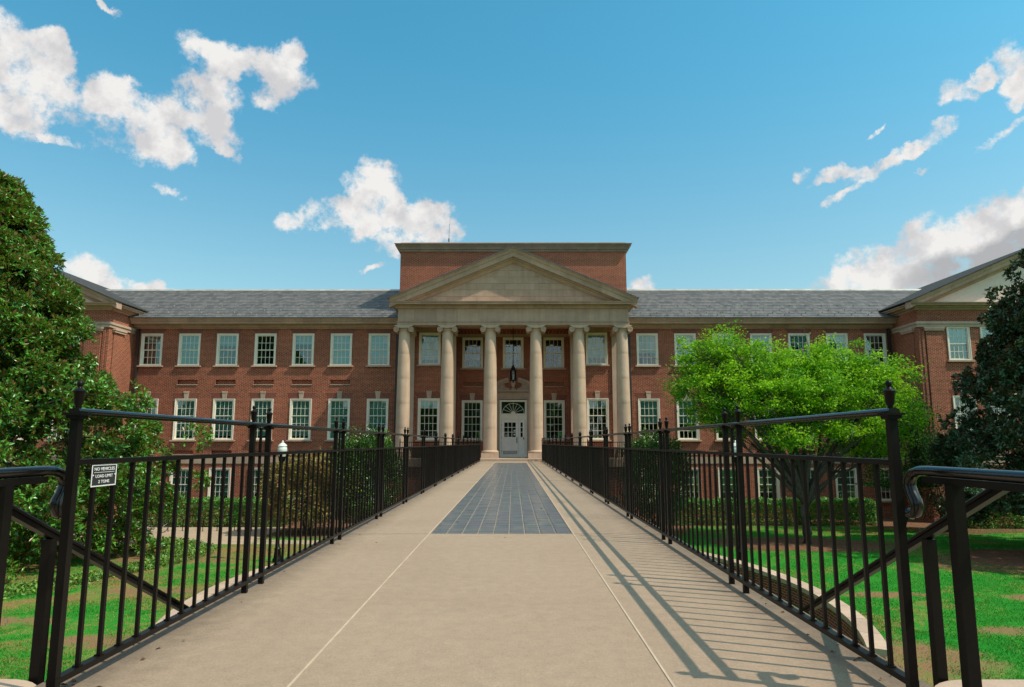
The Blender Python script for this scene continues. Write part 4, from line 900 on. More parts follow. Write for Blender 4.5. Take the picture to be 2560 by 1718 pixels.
# pavilions ------------------------------------------------------
for sx in (-1, 1):
    xi, xo, xc = sx*26.7, sx*44.7, sx*35.7
    px = [29.3, 31.5, 33.7]
    holes = [h for w in px for h in ((sx*w-WW/2, sx*w+WW/2, *ZU), (sx*w-WW/2, sx*w+WW/2, *ZL), (sx*w-WW/2, sx*w+WW/2, *ZBm), (sx*w-0.7, sx*w+0.7, 5.17, 5.48, 1))]
    wall_x('pavilion_wall', min(xi, xo), max(xi, xo), lawnb, 9.9, YP, holes)
    bp(MB().quad((xi, YP, lawnb), (xi, 61, lawnb), (xi, 61, 9.9), (xi, YP, 9.9)), 'pavilion_side_wall', M['brick'])
    for w in px:
        window(KU, sx*w, YP, ZU[0], (.5, 'blind2') if sx > 0 else (.8, 'blind')); window(KL, sx*w, YP, ZL[0], (.6, 'blind')); arch(AL, sx*w, YP, ZL[1]); window(KB, sx*w, YP, ZBm[0], (.95, 'blind')); niche(sx*w, 5.17, YP)
    def bx(n, x0, x1, y0, y1, z0, z1, mat): bp(MB().box(min(sx*x0, sx*x1), max(sx*x0, sx*x1), y0, y1, z0, z1), n, M[mat])
    # corner pilaster strips in brick
    bx('corner_pilaster', 27.15, 28.2, YP-0.10, YP+0.02, 0.55, 8.44, 'brick'); bx('corner_pilaster', 26.62, 26.75, YP+0.5, YP+1.6, 0.55, 8.44, 'brick')
    bx('corner_pilaster', 26.9, 27.05, YP-0.05, YP+0.02, 0.55, 8.70, 'brick')
    bx('pilaster_cap', 27.05, 28.3, YP-0.18, YP+0.02, 8.44, 8.57, 'stone'); bx('pilaster_cap', 27.0, 28.36, YP-0.22, YP+0.02, 8.572, 8.70, 'stone')
    bx('pilaster_cap', 26.52, 26.75, YP+0.4, YP+1.7, 8.44, 8.57, 'stone'); bx('pilaster_cap', 26.47, 26.75, YP+0.34, YP+1.76, 8.572, 8.70, 'stone')
    for (z0, z1, pr) in ((8.702, 8.90, 0.09), (8.902, 9.06, 0.15)):
        bx('wall_band', 26.7-pr, 44.7, YP-pr, YP+0.03, z0, z1, 'stone'); bx('wall_band', 26.7-pr, 26.75, YP+0.031, YW+0.3, z0, z1, 'stone')
    for (z0, z1, pr) in ((-0.27, 0.25, 0.06), (0.252, 0.40, 0.12), (0.402, 0.50, 0.08)):
        bx('wall_band', 26.7-pr, 44.7, YP-pr, YP+0.03, z0, z1, 'stone'); bx('wall_band', 26.7-pr, 26.75, YP+0.031, YW+0.1, z0, z1, 'stone')
    # cornice all round, mitred at the corner
    prof = [(-0.03, 9.86), (0.06, 9.86), (0.10, 9.95), (0.24, 9.98), (0.26, 10.08), (0.52, 10.09), (0.55, 10.17), (0.62, 10.19), (0.66, 10.26), (-0.03, 10.26)]
    mb = MB(); mb.loft([[(sx*(44.7), YP-a, z) for a, z in prof], [(sx*(26.7-a), YP-a, z) for a, z in prof], [(sx*(26.7-a), 49.5, z) for a, z in prof]])
    bp(mb, 'pavilion_cornice', M['stone_grey'])
    hw = 9.66; za = 10.36 + hw*0.432
    bp(MB().poly_y([(xc-9.2, 10.262), (xc+9.2, 10.262), (xc, 10.262+9.2*0.432)], YP-0.02, YP+0.4), 'pavilion_tympanum', M['stucco'])
    r1 = [(YP+0.1, -0.46), (YP-0.50, -0.46), (YP-0.52, -0.24), (YP-0.58, -0.2), (YP-0.66, -0.04), (YP-0.68, 0.0), (YP+0.1, 0.0)]
    r2 = [(YP+0.1, -0.74), (YP-0.06, -0.74), (YP-0.10, -0.62), (YP-0.24, -0.59), (YP-0.26, -0.463), (YP+0.1, -0.463)]
    for s in (-1, 1):
        zf = lambda x: za - 0.432*abs(x-xc)
        for k in range(7):
            xx = sorted((xc+s*hw*k/7, xc+s*hw*(k+1)/7)); bp(MB().extrude_x(r1, xx[0]+0.003, xx[1]-0.003, zf), 'raking_block', M['stone_grey'])
            if k == 6: xx = sorted((xc+s*hw*6/7, xc+s*9.15))
            bp(MB().extrude_x(r2, xx[0]+0.002, xx[1]-0.002, zf), 'raking_block', M['stone_grey'])
        e = hw+0.06
        bp(MB().loft([[(xc, y, za+0.07), (xc+s*e, y, za+0.07-e*0.432), (xc+s*e, y, za-0.432*e), (xc, y, za)] for y in (YP-0.74, 61.0)]), 'pavilion_roof', M['dark_slate'])
# hanging lantern, antenna, terrace railings ----------------------
lan = tag(empty('hanging_lantern', (0, 46.6, 9.16)), 'dark metal lantern hanging on a long rod above the entrance door', 'lantern')
MB().tube([(0, 0, 0), (0, 0, -2.75)], 0.022, 8).build('rod', M['iron'], lan)
MB().lathe([(0.10, 0), (0.12, -0.03), (0.02, -0.07)], 12).build('ceiling_rose', M['iron'], lan)
cg = MB(); n = 6
cg.lathe([(0.24, -3.12), (0.25, -3.08), (0.16, -3.04), (0.13, -2.92), (0.07, -2.86), (0.08, -2.80), (0.03, -2.74)], 6)
cg.lathe([(0.03, -3.98), (0.06, -3.92), (0.05, -3.86), (0.18, -3.80), (0.20, -3.77)], 6)
for k in range(6):
    a = 2*math.pi*k/6; cg.tube([(0.215*math.cos(a), 0.215*math.sin(a), -3.12), (0.185*math.cos(a), 0.185*math.sin(a), -3.78)], 0.016, 5); cg.tube([(0.235*math.cos(a), 0.235*math.sin(a), -3.09), (0.235*math.cos(a), 0.235*math.sin(a), -2.95)], 0.012, 5)
cg.build('cage', M['iron'], lan)
MB().loft([[(r*math.cos(2*math.pi*k/6), r*math.sin(2*math.pi*k/6), z) for k in range(6)] for r, z in ((0.175, -3.77), (0.205, -3.12))], caps=False).build('glass', M['lamp_glass'], lan)
MB().tube([(0, 0, -3.79), (0, 0, -3.4)], 0.03, 8).build('candle', M['globe'], lan)
an = tag(empty('antenna', (-4.75, 49.0, 15.3)), 'thin grey radio antenna mast standing on the attic roof', 'antenna')
MB().tube([(0, 0, -0.2), (0, 0, 0.75)], 0.03, 6).build('mast', M['steel'], an)
MB().tube([(0, 0, 0.55), (0, 0, 0.8)], 0.05, 8).build('clamp', M['flash'], an)
MB().tube([(0, 0, 0.8), (0.03, 0, 1.9)], 0.02, 6).build('whip', M['steel'], an)
MB().tube([(0.06, 0, 1.86), (0.07, 0, 2.5)], 0.010, 5).build('tip', M['steel'], an)
for sx in (-1, 1):
    x0, x1 = sx*2.25, sx*7.2
    t = tag(empty('terrace_railing', (x0, 44.0, 0.14)), 'low black terrace railing between portico columns, ' + ('load limit sign side' if sx < 0 else 'bright green tree side'), 'railing', 'terrace railings')
    L = abs(x1-x0)
    MB().box(min(0, sx*L), max(0, sx*L), -0.02, 0.02, 1.02, 1.06).build('top_rail', M['iron'], t); MB().box(min(0, sx*L), max(0, sx*L), -0.02, 0.02, 0.10, 0.13).build('bottom_rail', M['iron'], t)
    bm = MB().box(-0.011, 0.011, -0.011, 0.011, 0.13, 1.02).mesh('baluster', M['iron'])
    for k in range(1, 34): put('baluster', bm, t, (sx*L*k/34, 0, 0))
    pmh = MB().box(-0.03, 0.03, -0.03, 0.03, 0, 1.14).mesh('post', M['iron'])
    for k in (0, 1, 2): 
        p = put('post', pmh, t, (sx*L*k/2, 0.0, 0)); put('finial', FIN, p, (0, 0, 1.14))
    # garden steps under the terrace
    gs = tag(empty('garden_steps', (sx*4.2, 36, G)), 'brick garden steps with pale treads beside the footbridge, ' + ('reddish shrub side' if sx < 0 else 'bright green tree side'), 'steps')
    for k in range(12):
        y = 36.2+k*0.36; z = G+0.16*(k+1)
        xa, xb = sorted((sx*2.9, sx*6.0))
        MB().box(xa, xb, y, 43.6, z-0.16 if k else z-0.3, z-0.05).build('riser', M['brick'], gs, loc=-gs.location); MB().box(xa-0.05, xb+0.05, y-0.04, y+0.36, z-0.049, z).build('tread', M['stone'], gs, loc=-gs.location)

# ------------------------------------------------------------------ garden walls, lamps, bikes
for sx in (-1, 1):
    wl = tag(empty('curved_garden_wall', (sx*9, 22, G)), 'low curved brick garden wall with pale coping beside the footbridge ' + ('near the magnolia with the bicycle' if sx < 0 else 'near the bright green tree'), 'wall', 'curved garden walls')
    cxw, cyw, a, b = 0.0, 21.6, 9.15, 12.5
    th = [R(-30)+(R(62)-R(-30))*i/28 for i in range(29)]
    def ring(t, da): return (sx*(a+da)*math.cos(t), cyw+(b+da)*math.sin(t))
    w = MB(); rings = []
    for t in th:
        p, q = ring(t, -0.25), ring(t, -0.02); rings.append([(p[0], p[1], G-0.3), (q[0], q[1], G-0.3), (q[0], q[1], G+0.50), (p[0], p[1], G+0.50)])
    w.loft(rings).build('brick_wall', M['brick'], wl, loc=-wl.location)
    for k in range(14):
        rings = []
        for q in range(3):
            t = th[k*2+q] + (0.0008 if q == 0 else (-0.0008 if q == 2 else 0)); p, r = ring(t, -0.36), ring(t, 0.08)
            rings.append([(p[0], p[1], G+0.502), (r[0], r[1], G+0.502), (r[0], r[1], G+0.64), (p[0], p[1], G+0.64)])
        MB().loft(rings).build('coping_stone', M['stone'], wl, loc=-wl.location)

def lamp(x, y, label):
    t = tag(empty('lamp_post', (x, y, G-0.05)), label, 'lamp post', 'garden lamp posts')
    MB().lathe([(0.20, 0), (0.20, 0.12), (0.16, 0.18), (0.13, 0.5), (0.15, 0.55), (0.09, 0.62), (0.065, 0.8), (0.05, 4.15), (0.07, 4.2), (0.06, 4.25)], 14).build('pole', M['iron'], t, True, 40)
    MB().lathe([(0.06, 4.2), (0.13, 4.26), (0.15, 4.38), (0.16, 4.45)], 14).build('collar', M['iron'], t, True, 40)
    MB().lathe([(0.13, 4.451), (0.17, 4.55), (0.205, 4.72), (0.20, 4.82), (0.17, 4.86), (0.17, 4.88), (0.20, 4.90), (0.15, 4.98), (0.06, 5.04), (0.03, 5.06), (0.045, 5.10), (0.01, 5.15)], 18).build('globe', M['globe'], t, True, 50)
lamp(-10.1, 30.3, 'black lamp post with frosted acorn globe in front of the reddish shrub')
lamp(9.5, 29.6, 'black lamp post with frosted acorn globe beside the bright green tree')

def bicycle(x, y, rz):
    t = tag(empty('bicycle', (x, y, G-0.045), rz), 'dark parked bicycle partly hidden by the magnolia beside the hedge', 'bicycle')
    def wheel(px):
        w = MB(); w.tube([(px+0.33*math.cos(a), 0, 0.345+0.33*math.sin(a)) for a in [2*math.pi*i/28 for i in range(29)]], 0.02, 6); o = w.build('wheel', M['rubber'], t)
        s = MB()
        for k in range(12):
            a = math.pi*2*k/12; s.tube([(px, 0, 0.345), (px+0.32*math.cos(a), 0, 0.345+0.32*math.sin(a))], 0.003, 4)
        s.lathe([(0.02, 0), (0.02, 0.01)], 8, (px, 0, 0.34)); s.build('spokes', M['steel'], o)
    wheel(-0.52); wheel(0.52)
    f = MB(); bb = (-0.08, 0, 0.30); st = (-0.22, 0, 0.82); hd = (0.36, 0, 0.78); hd2 = (0.39, 0, 0.66); rw = (-0.52, 0, 0.345); fw = (0.52, 0, 0.345)
    for a, b in ((bb, st), (st, hd), (bb, hd2), (bb, rw), (st, rw), (hd, hd2), (hd2, fw)): f.tube([a, b], 0.017, 6)
    f.build('frame', M['iron'], t)
    MB().tube([st, (-0.25, 0, 0.93)], 0.014, 6).build('seat_post', M['steel'], t)
    MB().loft([[(-0.40, -0.07, 0.93), (-0.40, 0.07, 0.93), (-0.40, 0.06, 0.97), (-0.40, -0.06, 0.97)], [(-0.25, -0.05, 0.93), (-0.25, 0.05, 0.93), (-0.25, 0.04, 0.97), (-0.25, -0.04, 0.97)], [(-0.11, -0.015, 0.93), (-0.11, 0.015, 0.93), (-0.11, 0.012, 0.96), (-0.11, -0.012, 0.96)]]).build('saddle', M['rubber'], t)
    MB().tube([hd, (0.33, 0, 0.92), (0.36, 0, 0.94)], 0.014, 6).build('stem', M['steel'], t)
    MB().tube([(0.26, -0.28, 0.95), (0.36, -0.2, 0.95), (0.37, 0, 0.95), (0.36, 0.2, 0.95), (0.26, 0.28, 0.95)], 0.013, 6).build('handlebar', M['iron'], t)
    MB().lathe([(0.09, -0.004), (0.09, 0.004)], 16).build('chainring', M['steel'], t, loc=(-0.08, -0.03, 0.30), rot=(R(90), 0, 0))
bicycle(-20.1, 39.4, R(62))
for k in range(5):
    t = tag(empty('bike_rack', (-19.5+1.0*k, 40.6, G-0.06), R(18)), ORD[k] + ' black steel hoop bike rack from the bicycle, before the hedge', 'bike rack', 'hoop bike racks')
    pth = [(-0.38, 0, -0.02)] + [(-0.38, 0, 0.55)] + [(-0.38*math.cos(a), 0, 0.55+0.36*math.sin(a)) for a in [math.pi*i/10 for i in range(1, 10)]] + [(0.38, 0, 0.55), (0.38, 0, -0.02)]
    MB().tube(pth, 0.024, 8).build('hoop', M['iron'], t)
    for s in (-1, 1): MB().lathe([(0.06, 0.012), (0.06, 0.022), (0.03, 0.026)], 10, (s*0.38, 0, 0)).build('foot', M['iron'], t)

# ------------------------------------------------------------------ foliage
def leaves_mesh(name, C, Dv, length, width, mat, fold=0.25, jit=0.3, tint=None, flat=0.0):
    n = len(C); C = np.asarray(C, float); Dv = np.asarray(Dv, float)
    Dv /= np.linalg.norm(Dv, axis=1, keepdims=True)+1e-9
    up = np.tile([0, 0, 1.0], (n, 1)) + rng.normal(0, 0.55*(1-flat)+0.1, (n, 3))
    S = np.cross(Dv, up); S /= np.linalg.norm(S, axis=1, keepdims=True)+1e-9
    Nn = np.cross(S, Dv)
    L = length*(1+rng.uniform(-jit, jit, (n, 1))); Wd = width*(1+rng.uniform(-jit, jit, (n, 1)))
    v = np.empty((n, 4, 3)); v[:, 0] = C; v[:, 2] = C+Dv*L-Nn*L*0.12
    mid = C+Dv*L*0.52+Nn*Wd*fold; v[:, 1] = mid-S*Wd/2; v[:, 3] = mid+S*Wd/2
    idx = np.arange(n)[:, None]*4
    tri = np.concatenate([idx+np.array([0, 2, 1]), idx+np.array([0, 3, 2])], axis=1).reshape(-1, 3)
    m = bpy.data.meshes.new(name); m.vertices.add(4*n); m.vertices.foreach_set('co', v.reshape(-1))
    nt = len(tri); m.loops.add(3*nt); m.loops.foreach_set('vertex_index', tri.reshape(-1).astype(np.int32))
    m.polygons.add(nt); m.polygons.foreach_set('loop_start', np.arange(0, 3*nt, 3, dtype=np.int32)); m.polygons.foreach_set('loop_total', np.full(nt, 3, np.int32))
    at = m.attributes.new('tint', 'FLOAT', 'POINT')
    tt = rng.random(n) if tint is None else np.clip(tint, 0, 1)
    at.data.foreach_set('value', np.repeat(tt, 4).astype(np.float32))
    m.update(calc_edges=True); m.validate(); m.materials.append(mat)
    # face normals must look along +Nn (leaf upper side)
    return m
def unit(n): 
    d = rng.normal(0, 1, (n, 3)); return d/np.linalg.norm(d, axis=1, keepdims=True)
def limb(mb, p0, p1, r0, r1, sag=0.1, n=6, wig=0.12):
    p0, p1 = Vector(p0), Vector(p1); L = (p1-p0).length; pts = []
    o = Vector((random.uniform(-1, 1), random.uniform(-1, 1), random.uniform(-.3, .6)))*L*wig
    for i in range(n+1):
        t = i/n; pts.append(p0.lerp(p1, t) + o*math.sin(math.pi*t) + Vector((0, 0, L*sag*math.sin(math.pi*t))))
    mb.tube(pts, lambda t: r0+(r1-r0)*t, 6)
def magnolia(name, x, y, h, R0, label, mat, nclump, zbot, leaf, prof, group=None):
    t = tag(empty(name, (x, y, G-0.06)), label, 'tree', group)
    tr = MB(); tr.tube([(0, 0, -0.2), (0.08, 0.05, h*0.25), (-0.05, 0.1, h*0.55), (0.05, 0, h*0.95)], lambda q: 0.34*(1-q)+0.04, 10)
    CC = []
    for i in range(nclump):
        q = random.random()**1.1; a = random.uniform(0, 2*math.pi); rr = R0*prof(q)*(0.58+0.46*random.random()**0.8+(random.uniform(0.08, 0.26) if random.random() < 0.10 else 0))*(1+0.10*math.sin(3*a+4*q)+0.08*math.sin(7*a-9*q))
        CC.append((rr*math.cos(a), rr*math.sin(a), zbot+(h-zbot)*q))
    for i in range(nclump//3):                              # inner growth that closes the crown
        q = random.random(); a = random.uniform(0, 2*math.pi); rr = R0*prof(q)*random.uniform(0.25, 0.6); CC.append((rr*math.cos(a), rr*math.sin(a), zbot+(h-zbot)*q*0.93))
    for q in range(0, nclump, 7):
        c = CC[q]; limb(tr, (0, 0, max(0.4, c[2]-0.3*math.hypot(c[0], c[1]))), c, 0.09, 0.02)
    tr.build('trunk', M['bark'], t, True)
    CC = np.array(CC); C = []; Dd = []; T = []
    for c in CC:
        out = c - np.array([0, 0, c[2]*0.8+0.2*h*0.4]); out /= np.linalg.norm(out)+1e-9
        k = 42; cr = random.uniform(0.45, 0.98)
        d = unit(k)+out*0.75+np.array([0, 0, 0.25]); d /= np.linalg.norm(d, axis=1, keepdims=True)
        P = c + d*cr*rng.uniform(0.55, 1.0, (k, 1))*np.array([1.15, 1.15, 0.8])
        tw = rng.random()*0.5
        for p, dd in zip(P, d):
            m = 8; ld = unit(m)*1.0 + dd*0.75 + np.array([0, 0, 0.25])
            C.append(np.repeat(p[None], m, 0)+rng.normal(0, 0.03, (m, 3))); Dd.append(ld); T.append(rng.random(m)*0.6+tw)
    me = leaves_mesh('crown', np.concatenate(C), np.concatenate(Dd), leaf, leaf*0.42, mat, 0.12, 0.3, np.concatenate(T))
    put('crown', me, t)
    return t
pf = lambda q: float(np.interp(q*17.6, [0, 3.4, 5.1, 7.2, 9.5, 11.3, 13.2, 16.2, 17.6], [6.6, 7.1, 7.0, 5.2, 3.5, 3.2, 2.4, 1.0, 0.2]))
magnolia('magnolia_tree', -23.6, 30.0, 16.6, 1.0, 'large glossy green magnolia tree with brownish leaf undersides beside the lawn', M['magnolia'], 720, 0.3, 0.23, pf)
magnolia('magnolia_tree', 27.2, 31.5, 15.6, 6.9, 'dark shaded magnolia tree in front of the white gabled pavilion', M['magnolia_shaded'], 400, 1.5, 0.23, lambda q: max(0.06, (1-q)**0.55*(0.75+0.25*min(1, q*5))))

def maple():
    t = tag(empty('spring_tree', (14.9, 35.8, G-0.06)), 'bright yellow-green spreading spring tree with slender forked trunk on the lawn', 'tree')
    tr = MB(); tr.tube([(0, 0, -0.2), (0.03, 0, 0.5), (-0.02, 0.05, 1.6), (0.05, 0, 2.3)], lambda q: 0.27-0.08*q+0.1*max(0, 0.15-q)*6, 10)
    lobes = [(-4.3, 0, 10.0, 1.1, 1.3), (-5.3, 0, 9.5, 1.1, 1.2), (-3.0, .3, 9.3, 1.4, 1.4), (-1.5, -.2, 9.0, 1.4, 1.3), (.4, .2, 9.2, 1.4, 1.3), (1.9, 0, 9.3, 1.3, 1.3), (3.6, .2, 8.8, 1.5, 1.2), (4.9, 0, 8.3, 1.2, 1.1),
             (-5.6, 0, 8.0, 1.2, 1.1), (-4.0, -.5, 7.8, 1.6, 1.3), (-1.8, -1, 7.4, 1.8, 1.3), (.8, -1, 7.6, 1.8, 1.2), (3.2, -.8, 7.3, 1.7, 1.2), (5.2, 0, 6.8, 1.4, 1.1), (-5.0, .2, 6.6, 1.0, .8), (-2.8, .8, 6.0, 1.5, .8),
             (0, 1.2, 6.0, 1.8, .9), (2.3, -.8, 5.8, 1.6, .8), (4.6, .3, 5.2, 1.5, .8), (-1, -1.4, 5.3, 1.5, .6), (3.2, .8, 4.7, 1.4, .5), (0, 1.8, 8, 2.5, 1.8), (-3, 2, 8, 2, 1.8), (3, 2, 8, 2, 1.6)]
    heads = []
    for k, (lx, ly, lz, rr, rz) in enumerate(lobes):
        p = Vector((lx*0.55, ly*0.6+random.uniform(-.6, .6), lz*0.72)); st = Vector((0.03, 0, 1.7+0.5*random.random()))
        limb(tr, st, p, 0.13, 0.06, 0.05, 7, 0.08); heads.append(p)
        for q in range(5):
            e = Vector((lx+random.uniform(-.8, .8)*rr, ly+random.uniform(-.8, .8)*rr*0.8, lz+random.uniform(-.6, .8)*rz)); limb(tr, p, e, 0.05, 0.012, 0.05, 5, 0.12)
            for w in range(3):
                e2 = e+Vector((random.gauss(0, .7), random.gauss(0, .7), random.gauss(0.1, .45))); limb(tr, p.lerp(e, 0.6+0.13*w), e2, 0.02, 0.006, 0.03, 4, 0.1)
    tr.build('trunk', M['bark'], t, True)
    C = []; Dd = []; T = []
    tot = sum(l[3]**2*l[4] for l in lobes)
    for (lx, ly, lz, rr, rz) in lobes:
        ns = int(900*(rr**2*rz)**0.8/sum((l[3]**2*l[4])**0.8 for l in lobes))
        d = unit(ns); rad_ = rng.uniform(0.3, 1.0, (ns, 1))**0.55*(1+0.16*rng.normal(0, 1, (ns, 1)))
        P = np.array([lx, ly, lz]) + d*rad_*np.array([rr, rr*0.85, rz])
        for p in P:
            if p[2] < 3.6+0.5*rng.random(): continue
            m = int(rng.integers(70, 150)); s = rng.uniform(0.20, 0.48)
            o = rng.normal(0, 1, (m, 3))*np.array([s, s, s*0.55])*0.75; o[:, 2] += 0.35*np.hypot(o[:, 0], o[:, 1])*(1 if rng.random() < .5 else -.6)
            C.append(p+o); ld = unit(m)+np.array([0, 0, -0.15]); ld[:, 2] *= 0.6; Dd.append(ld); T.append(np.clip(rng.normal(0.15+0.6*rng.random(), 0.18, m), 0, 1))
    me = leaves_mesh('crown', np.concatenate(C), np.concatenate(Dd), 0.145, 0.075, M['maple'], 0.1, 0.35, np.concatenate(T))
    put('crown', me, t)
maple()

def shrub(name, x, y, rx, ry, h, label, cat, mat, n, leaf, group=None, sprouts=0, shape=2.5, zmin=0.0, aspect=0.45, ragged=0.12):
    t = tag(empty(name, (x, y, G-0.06)), label, cat, group)
    d = unit(n); d[:, 2] = np.abs(d[:, 2])*rng.choice([1, 1, 1, -0.6], n)
    s = np.sign(d)*np.abs(d)**(2/shape); 
    ph = rng.uniform(0, 6.28, 6); a = np.arctan2(d[:, 1], d[:, 0])
    k = 1+ragged*(np.sin(3*a+ph[0]+5*d[:, 2])+0.7*np.sin(6*a+ph[1]-7*d[:, 2])+0.6*np.sin(11*a+ph[2]+9*d[:, 2]))
    rr = (1-0.35*rng.random(n)**2)*k
    P = np.stack([s[:, 0]*rx*rr, s[:, 1]*ry*rr, h*0.5+s[:, 2]*h*0.5*rr], 1)
    P[:, 2] = np.maximum(P[:, 2], zmin+0.05*rng.random(n))
    Dd = unit(n)*0.9+d*0.9+np.array([0, 0, 0.2])
    T = np.clip(0.3+0.25*np.sin(5*a+8*d[:, 2]+ph[3])+rng.normal(0, 0.25, n), 0, 1)
    st = MB()
    for q in range(7):
        e = (random.uniform(-.6, .6)*rx, random.uniform(-.6, .6)*ry, h*random.uniform(.55, .85)); limb(st, (random.uniform(-.15, .15), random.uniform(-.1, .1), -0.1), e, 0.05, 0.015)
    Cs = [P]; Ds = [Dd]; Ts = [T]
    for q in range(sprouts):
        bx_, by_ = random.uniform(-.55, .55)*rx, random.uniform(-.5, .5)*ry; hh = random.uniform(0.4, 1.1)
        z = np.linspace(0, hh, 60); w = 0.16*(1-z/hh*0.6)
        Cs.append(np.stack([bx_+rng.normal(0, 1, 60)*w, by_+rng.normal(0, 1, 60)*w, h*0.92+z], 1)); Ds.append(unit(60)+np.array([0, 0, 0.6])); Ts.append(rng.random(60)*0.6+0.3)
        limb(st, (bx_, by_, h*0.5), (bx_, by_, h*0.92+hh), 0.02, 0.006)
    st.build('stems', M['bark'], t)
    put('foliage', leaves_mesh('foliage', np.concatenate(Cs), np.concatenate(Ds), leaf, leaf*aspect, mat, 0.1, 0.35, np.concatenate(Ts)), t)
    return t
shrub('holly_shrub', -8.35, 39.6, 1.85, 1.6, 5.4, 'tall dark evergreen shrub with upright sprouts beside the portico and reddish shrub', 'shrub', M['holly'], 20000, 0.16, sprouts=7)
shrub('holly_shrub', 8.1, 39.8, 1.75, 1.6, 5.2, 'tall dark evergreen shrub with a spiky top beside the portico and the bright green tree', 'shrub', M['holly'], 20000, 0.16, sprouts=8)
shrub('reddish_shrub', -11.6, 39.4, 2.35, 1.6, 4.1, 'wide olive and reddish leaved shrub behind the lamp post', 'shrub', M['red_shrub'], 30000, 0.16, sprouts=5)
shrub('shaded_shrub', 25.0, 40.6, 1.75, 1.4, 5.1, 'tall rounded dark shaded evergreen shrub at the corner of the brick pavilion', 'shrub', M['magnolia_shaded'], 13000, 0.15)  # leaf colour has the shade of pavilion and trees painted in
shrub('feathery_tree', 22.6, 40.8, 1.9, 1.6, 8.0, 'dark green feathery small tree between the bright tree and the brick pavilion', 'tree', M['feather'], 15000, 0.16, zmin=2.6, ragged=0.26)
def hedge(x, y, w, d, h, label):
    t = tag(empty('hedge', (x, y, G-0.06)), label, 'hedge', 'clipped hedges')
    n = int(5200*w); side = rng.random(n); P = np.empty((n, 3)); Nv = np.zeros((n, 3))
    u = rng.uniform(-1, 1, n)*w; v = rng.uniform(-1, 1, n)*d; z = rng.random(n)*h
    f = side < 0.55; tp = (side >= 0.55) & (side < 0.8); e = side >= 0.8; sg_ = np.where(rng.random(n) < .5, -1, 1); fb = np.where(rng.random(n) < .75, -1, 1)
    P[:, 0] = np.where(e, sg_*w, u); P[:, 1] = np.where(f, fb*d, v); P[:, 2] = np.where(tp, h, z)
    Nv[:, 0] = np.where(e, sg_, 0); Nv[:, 1] = np.where(f, fb, 0); Nv[:, 2] = np.where(tp, 1, 0)
    wob = 0.05*np.sin(3.1*P[:, 0]+2*P[:, 2])+0.04*np.sin(7.7*P[:, 0]-5*P[:, 2])
    P += Nv*(wob-0.16*rng.random(n)**2)[:, None]+rng.normal(0, 0.025, (n, 3))
    st = MB()
    for q in range(int(w*4)):
        sx_ = random.uniform(-.9, .9)*w; limb(st, (sx_, random.uniform(-.2, .2), -0.1), (sx_+random.uniform(-.3, .3), random.uniform(-.4, .4)*d, h*0.8), 0.025, 0.01)
    st.build('stems', M['bark'], t)
    put('foliage', leaves_mesh('foliage', P, unit(n)*0.8+Nv*0.8+np.array([0, 0, .2]), 0.12, 0.065, M['hedge'], 0.1, 0.35), t)
for x, w, lab in ((-20.6, 3.4, 'clipped green hedge behind the bicycle'), (-15.6, 1.55, 'clipped green hedge between the bike racks and the reddish shrub')): hedge(x, 43.4, w, 0.8, 1.55, lab)
for x, w, lab in ((11.9, 2.2, 'clipped green hedge next to the evergreen shrub with spiky top'), (16.25, 2.05, 'clipped green hedge right behind the slender forked trunk'), (20.4, 2.0, 'clipped green hedge below the feathery tree'), (29.6, 2.4, 'low clipped hedge under the brick pavilion window')): hedge(x, 44.2 if x < 25 else 42.6, w, 0.75, 1.45, lab)
# ivy skirt under the left magnolia
n = 12000; a = rng.uniform(-1.9, 0.9, n); rr = 8.0+1.6*rng.random(n)**1.5*(1+0.35*np.sin(5*a))
P = np.stack([-23.6+rr*np.cos(a), 30.0+rr*np.sin(a)*1.0, G-0.06+0.16*rng.random(n)], 1)
tag(put('ground_ivy', leaves_mesh('ground_ivy', P, unit(n)+np.array([0, 0, .4]), 0.12, 0.08, M['ivy'], 0.1, 0.4, None, 0.5)), 'low ivy ground cover around the foot of the glossy magnolia', 'ground cover', kind='stuff')
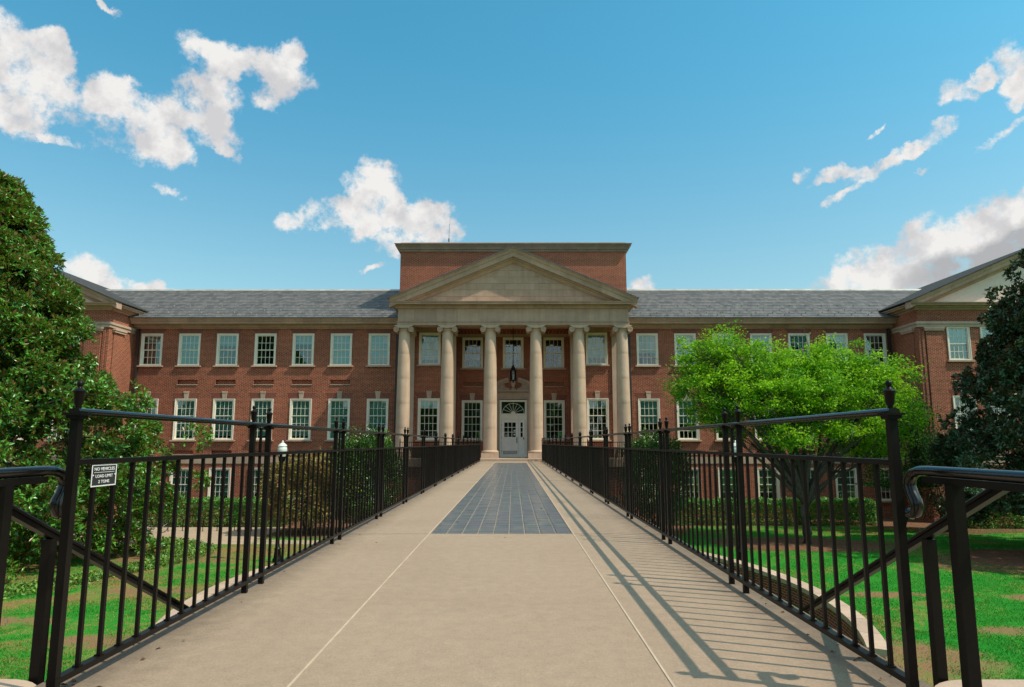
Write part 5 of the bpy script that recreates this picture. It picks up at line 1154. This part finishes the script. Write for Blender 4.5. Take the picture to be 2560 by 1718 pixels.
# grass blades on the lawn in view
def grass(n, mat, name, lab, y0, y1):
    y = y0*(y1/y0)**rng.random(n); x = rng.uniform(-1, 1, n)*y*0.80
    keep = (np.hypot((x-14.7)/3.4, (y-35.6)/2.4) > 1) & (np.hypot((x-25)/5.3, (y-31)/3.4) > 1)
    thin = rng.random(n)
    for sx_, sy_, sa, sb in SOIL:
        dd = np.hypot((x-sx_)/sa, (y-sy_)/sb)+0.28*np.sin(3.3*x+1.9*y)+0.22*np.sin(5.1*y-4.3*x)+0.15*np.sin(11*x); keep &= (thin < np.clip((dd-0.35)*0.95, 0.10, 1))
    keep &= (np.abs(x) > 4) & ~((x < -13.4) & (y > 35.2)) & ~((np.abs(x) > 4.8) & (y > 42.5))
    dry = np.sin(x*1.1+2*np.sin(y*0.7))+np.sin(y*1.3-x*0.6)+0.8*np.sin(3.1*x-1.7*y)
    dry = dry - 0.45*np.sign(x)
    keep &= (dry > 0.75) if 'dry' in name else (dry < 1.1)
    x, y = x[keep], y[keep]; n = len(x)
    P = np.stack([x, y, np.full(n, G-0.07)], 1)
    D_ = rng.normal(0, 0.5, (n, 3)); D_[:, 2] = 1
    tag(put(name, leaves_mesh(name, P, D_, 0.060, 0.013, mat, 0.05, 0.45)), lab, 'grass', kind='stuff')
grass(420000, M['grass'], 'grass', 'short green grass blades across the lawn', 13, 42)
grass(110000, M['grass_dry'], 'dry_grass', 'dry straw coloured grass patches in the lawn', 13, 42)

# trees across the street behind the viewpoint, which the windows mirror
def street_trees():
    n = 9000; d = unit(n); a = np.arctan2(d[:, 1], d[:, 0]); k = 1+0.14*np.sin(4*a+6*d[:, 2])+0.1*np.sin(9*a-5*d[:, 2])
    P = d*(0.55+0.45*rng.random((n, 1))**0.5)*k[:, None]*np.array([4.6, 4.6, 3.6])+np.array([0, 0, 5.6])
    cm = leaves_mesh('crown', P, unit(n)+d*0.5, 0.55, 0.35, M['holly'], 0.1, 0.4)
    tm = MB().tube([(0, 0, -0.3), (0.1, 0, 2), (0, 0.1, 5.5)], lambda q: 0.32*(1-q)+0.08, 10).mesh('trunk', M['bark'], True)
    for i, x in enumerate((-58, -47, -37, -27, -18, -9, 1, 10, 20, 30, 40, 51, 62)):
        t = tag(empty('street_tree', (x+random.uniform(-1, 1), -34+random.uniform(-3, 3), -0.06), random.uniform(0, 6)), 'round crowned street tree standing across the street from the bridge', 'tree', 'street trees opposite the building')
        s = random.uniform(0.85, 1.15); t.scale = (s, s, s)
        put('trunk', tm, t); put('crown', cm, t)
street_trees()

n = 90; x = np.where(rng.random(n) < 0.5, -2.2+0.28*rng.random(n)**1.5, 1.93-0.28*rng.random(n)**1.5); y = 3.4+30*rng.random(n)**2
x[:6] = rng.uniform(-1.7, 1.5, 6); y[:6] = rng.uniform(4, 14, 6)
D_ = rng.normal(0, 1, (n, 3)); D_[:, 2] *= 0.12
tag(put('leaf_litter', leaves_mesh('leaf_litter', np.stack([x, y, np.full(n, 0.006)], 1), D_, 0.032, 0.016, M['mulch'], 0.25, 0.5, None, 0.9)), 'tiny dry leaf fragments scattered along the deck edges', 'leaf litter', kind='stuff')
